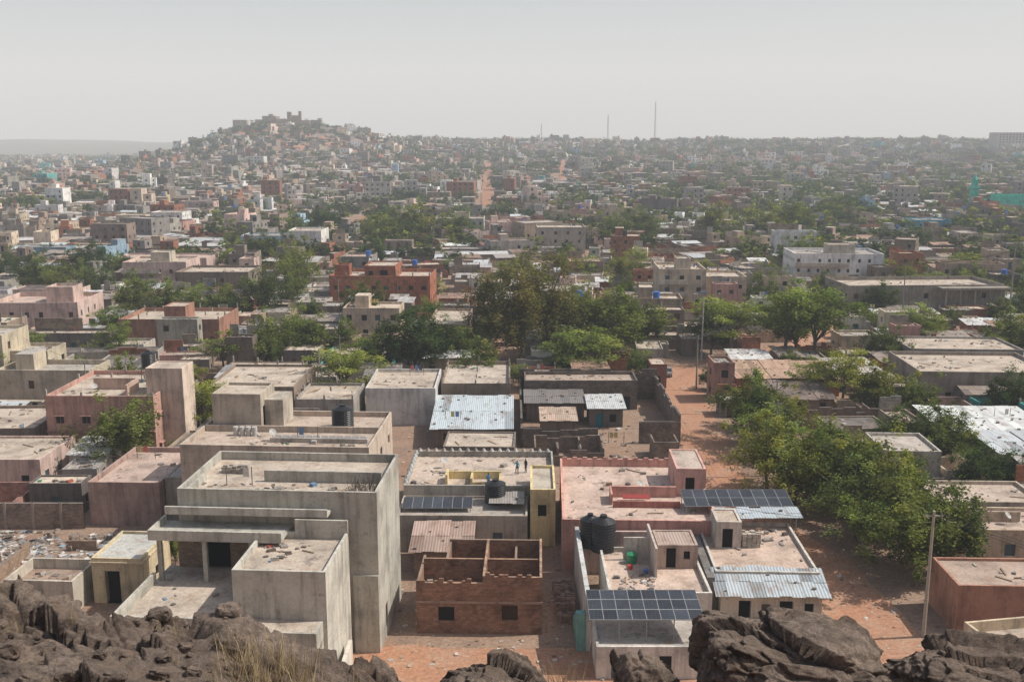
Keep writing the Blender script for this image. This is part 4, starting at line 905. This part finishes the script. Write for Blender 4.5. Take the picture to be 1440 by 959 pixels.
# ------------------------------------------------------------------ people
def person_mat(shirt,trouser):
    m,nt=newmat('clothed_figure'); tc=N(nt,'ShaderNodeTexCoord').outputs['Object']
    s=N(nt,'ShaderNodeSeparateXYZ'); L(nt,tc,s.inputs[0])
    mr=N(nt,'ShaderNodeMath',operation='DIVIDE'); L(nt,s.outputs[2],mr.inputs[0]); mr.inputs[1].default_value=2.
    c=ramp(nt,mr.outputs[0],[(0,(.03,.02,.02)),(.035,trouser),(.475,shirt),(.735,(.07,.04,.028)),(.835,(.01,.01,.01))],'CONSTANT')
    ab=N(nt,'ShaderNodeMath',operation='ABSOLUTE'); L(nt,s.outputs[0],ab.inputs[0])
    g1=N(nt,'ShaderNodeMath',operation='GREATER_THAN'); L(nt,ab.outputs[0],g1.inputs[0]); g1.inputs[1].default_value=.19
    g2=N(nt,'ShaderNodeMath',operation='LESS_THAN'); L(nt,s.outputs[2],g2.inputs[0]); g2.inputs[1].default_value=1.2
    g3=N(nt,'ShaderNodeMath',operation='MULTIPLY'); L(nt,g1.outputs[0],g3.inputs[0]); L(nt,g2.outputs[0],g3.inputs[1])
    finish_bsdf(nt,mixc(nt,'MIX',g3.outputs[0],c,(.07,.04,.028)),.9); return m
def person(x,y,z,rot,shirt,trouser,pose=0):
    J={'pel':((0,0,.95),.13),'sp':((0,.0,1.12),.12),'ch':((0,0,1.33),.145),'nk':((0,.01,1.49),.055),'hd':((0,.02,1.60),.095),'tp':((0,.02,1.69),.08)}
    E=[('pel','sp'),('sp','ch'),('ch','nk'),('nk','hd'),('hd','tp')]
    for s,sx in (('l',-1),('r',1)):
        fw=.12 if (pose==1 and sx>0) else 0.
        J['sh'+s]=((.18*sx,0,1.41),.06)
        if pose==1 and sx>0: J['el'+s]=((.27*sx,.16,1.2),.045); J['wr'+s]=((.2*sx,.4,1.25),.032); J['ha'+s]=((.18*sx,.5,1.27),.035)
        else: J['el'+s]=((.25*sx,-.02,1.14),.045); J['wr'+s]=((.27*sx,.06,.9),.032); J['ha'+s]=((.27*sx,.09,.8),.035)
        J['hi'+s]=((.1*sx,0,.9),.1); J['kn'+s]=((.11*sx,.03+fw,.5),.065); J['an'+s]=((.12*sx,-.02+fw*.5,.09),.045); J['to'+s]=((.13*sx,.14+fw*.5,.04),.04)
        E+= [('ch','sh'+s),('sh'+s,'el'+s),('el'+s,'wr'+s),('wr'+s,'ha'+s),('pel','hi'+s),('hi'+s,'kn'+s),('kn'+s,'an'+s),('an'+s,'to'+s)]
    ks=list(J); me=bpy.data.meshes.new('person'); me.from_pydata([J[k][0] for k in ks],[(ks.index(a),ks.index(b)) for a,b in E],[])
    me.materials.append(person_mat(shirt,trouser))
    o=bpy.data.objects.new('person',me); scene.collection.objects.link(o)
    o.modifiers.new('Skin','SKIN'); sv=me.skin_vertices[0].data
    for i,k in enumerate(ks): sv[i].radius=(J[k][1],J[k][1]*.85); sv[i].use_root=(k=='pel')
    sb=o.modifiers.new('Sub','SUBSURF'); sb.render_levels=2; sb.levels=2
    o.location=(x,y,z); o.rotation_euler=(0,0,rot)
person(.6,109.6,4.4,2.6,(.05,.3,.42),(.02,.02,.03),1); person(1.6,110.3,4.4,2.2,(.03,.03,.035),(.04,.04,.05),0); person(-2.6,105.2,4.4,.5,(.05,.2,.4),(.05,.05,.06),1); person(-2,186,0,1.,(.1,.2,.5),(.03,.03,.03),0)
def car(x,y,rot,col):
    mb=MB(); fr=Fr(x,y,T(x,y),rot)
    prof=[(-2.1,.35),(-2.15,.75),(-1.95,.95),(-1.3,1.0),(-.75,1.45),(.9,1.47),(1.5,1.05),(2.05,.9),(2.15,.6),(2.1,.35)]
    for s in (-1,1):
        pts=[fr.p(a,s*(.85 if b<1.1 else .7),b) for a,b in prof]; mb.poly(pts if s<0 else pts[::-1],PLASTIC,col)
    for i in range(len(prof)-1):
        a,b=prof[i],prof[i+1]; wa=.85 if a[1]<1.1 else .7; wb=.85 if b[1]<1.1 else .7
        mb.poly([fr.p(a[0],wa,a[1]),fr.p(a[0],-wa,a[1]),fr.p(b[0],-wb,b[1]),fr.p(b[0],wb,b[1])][::-1],GLASSY if i in (3,5) else PLASTIC,(.03,.04,.05) if i in (3,5) else col)
    for s in (-1,1): 
        q=[fr.p(-1.1,s*.80,1.06),fr.p(1.3,s*.80,1.06),fr.p(.85,s*.735,1.4),fr.p(-.7,s*.735,1.4)]; mb.poly(q,GLASSY,(.03,.04,.05))
        for cx in (-1.35,1.35):
            for k in range(10):
                a0,a1=2*math.pi*k/10,2*math.pi*(k+1)/10
                mb.poly([fr.p(cx,s*.9,.32),fr.p(cx+.32*math.cos(a0),s*.9,.32+.32*math.sin(a0)),fr.p(cx+.32*math.cos(a1),s*.9,.32+.32*math.sin(a1))],PLASTIC,(.02,.02,.02))
                mb.poly([fr.p(cx+.32*math.cos(a0),s*.9,.32+.32*math.sin(a0)),fr.p(cx+.32*math.cos(a0),s*.65,.32+.32*math.sin(a0)),fr.p(cx+.32*math.cos(a1),s*.65,.32+.32*math.sin(a1)),fr.p(cx+.32*math.cos(a1),s*.9,.32+.32*math.sin(a1))],PLASTIC,(.02,.02,.02))
    mb.finish('parked_car')
car(62,117.5,15,(.6,.6,.6)); car(28.5,178,80,(.25,.2,.18)); car(84,209,10,(.55,.55,.55))
# ------------------------------------------------------------------ haze volume
m,nt=newmat('glowing_dust_haze'); vs=N(nt,'ShaderNodeVolumeScatter'); DEN=.00027
vs.inputs['Color'].default_value=(.86,.92,1,1); vs.inputs['Density'].default_value=DEN; vs.inputs['Anisotropy'].default_value=0
em=N(nt,'ShaderNodeEmission'); em.inputs[0].default_value=(.90,.96,1,1); em.inputs[1].default_value=DEN*.21  # added self-glow standing in for multiple scattering, brightens haze and sky
ad=N(nt,'ShaderNodeAddShader'); L(nt,vs.outputs[0],ad.inputs[0]); L(nt,em.outputs[0],ad.inputs[1]); oo=N(nt,'ShaderNodeOutputMaterial'); L(nt,ad.outputs[0],oo.inputs['Volume'])
b=MB(); box(b,ID,-6400,6400,-400,11400,-120,800,0,(1,1,1),bot=True); o=b.finish('atmospheric_haze'); o.data.materials.clear(); o.data.materials.append(m)
o.data.polygons.foreach_set('material_index',[0]*len(o.data.polygons))
# ------------------------------------------------------------------ light & camera
EL,AZ=50,84
w=bpy.data.worlds.new('World'); scene.world=w; w.use_nodes=True; nt=w.node_tree
bg=nt.nodes['Background']; sky=nt.nodes.new('ShaderNodeTexSky'); sky.sky_type='NISHITA'; sky.sun_disc=False
sky.sun_elevation=rad(EL); sky.sun_rotation=rad(AZ); sky.dust_density=4; sky.air_density=1.1; sky.altitude=300
nt.links.new(sky.outputs[0],bg.inputs[0]); bg.inputs[1].default_value=.10
sd=bpy.data.lights.new('sun','SUN'); sd.energy=5.0; sd.angle=rad(.5); sd.color=(1,.95,.87)
so=bpy.data.objects.new('sun',sd); scene.collection.objects.link(so)
dv=Vector((math.sin(rad(AZ))*math.cos(rad(EL)),math.cos(rad(AZ))*math.cos(rad(EL)),math.sin(rad(EL))))
so.rotation_euler=dv.to_track_quat('Z','Y').to_euler(); so.location=(60,20,120)
cd=bpy.data.cameras.new('camera'); cd.lens=35; cd.sensor_width=36; cd.clip_end=30000; cd.clip_start=.1
co=bpy.data.objects.new('camera',cd); scene.collection.objects.link(co); co.location=(0,0,42); co.rotation_euler=(rad(90-11.31),0,0); scene.camera=co
scene.view_settings.view_transform='Standard'; scene.view_settings.look='None'; scene.view_settings.exposure=0
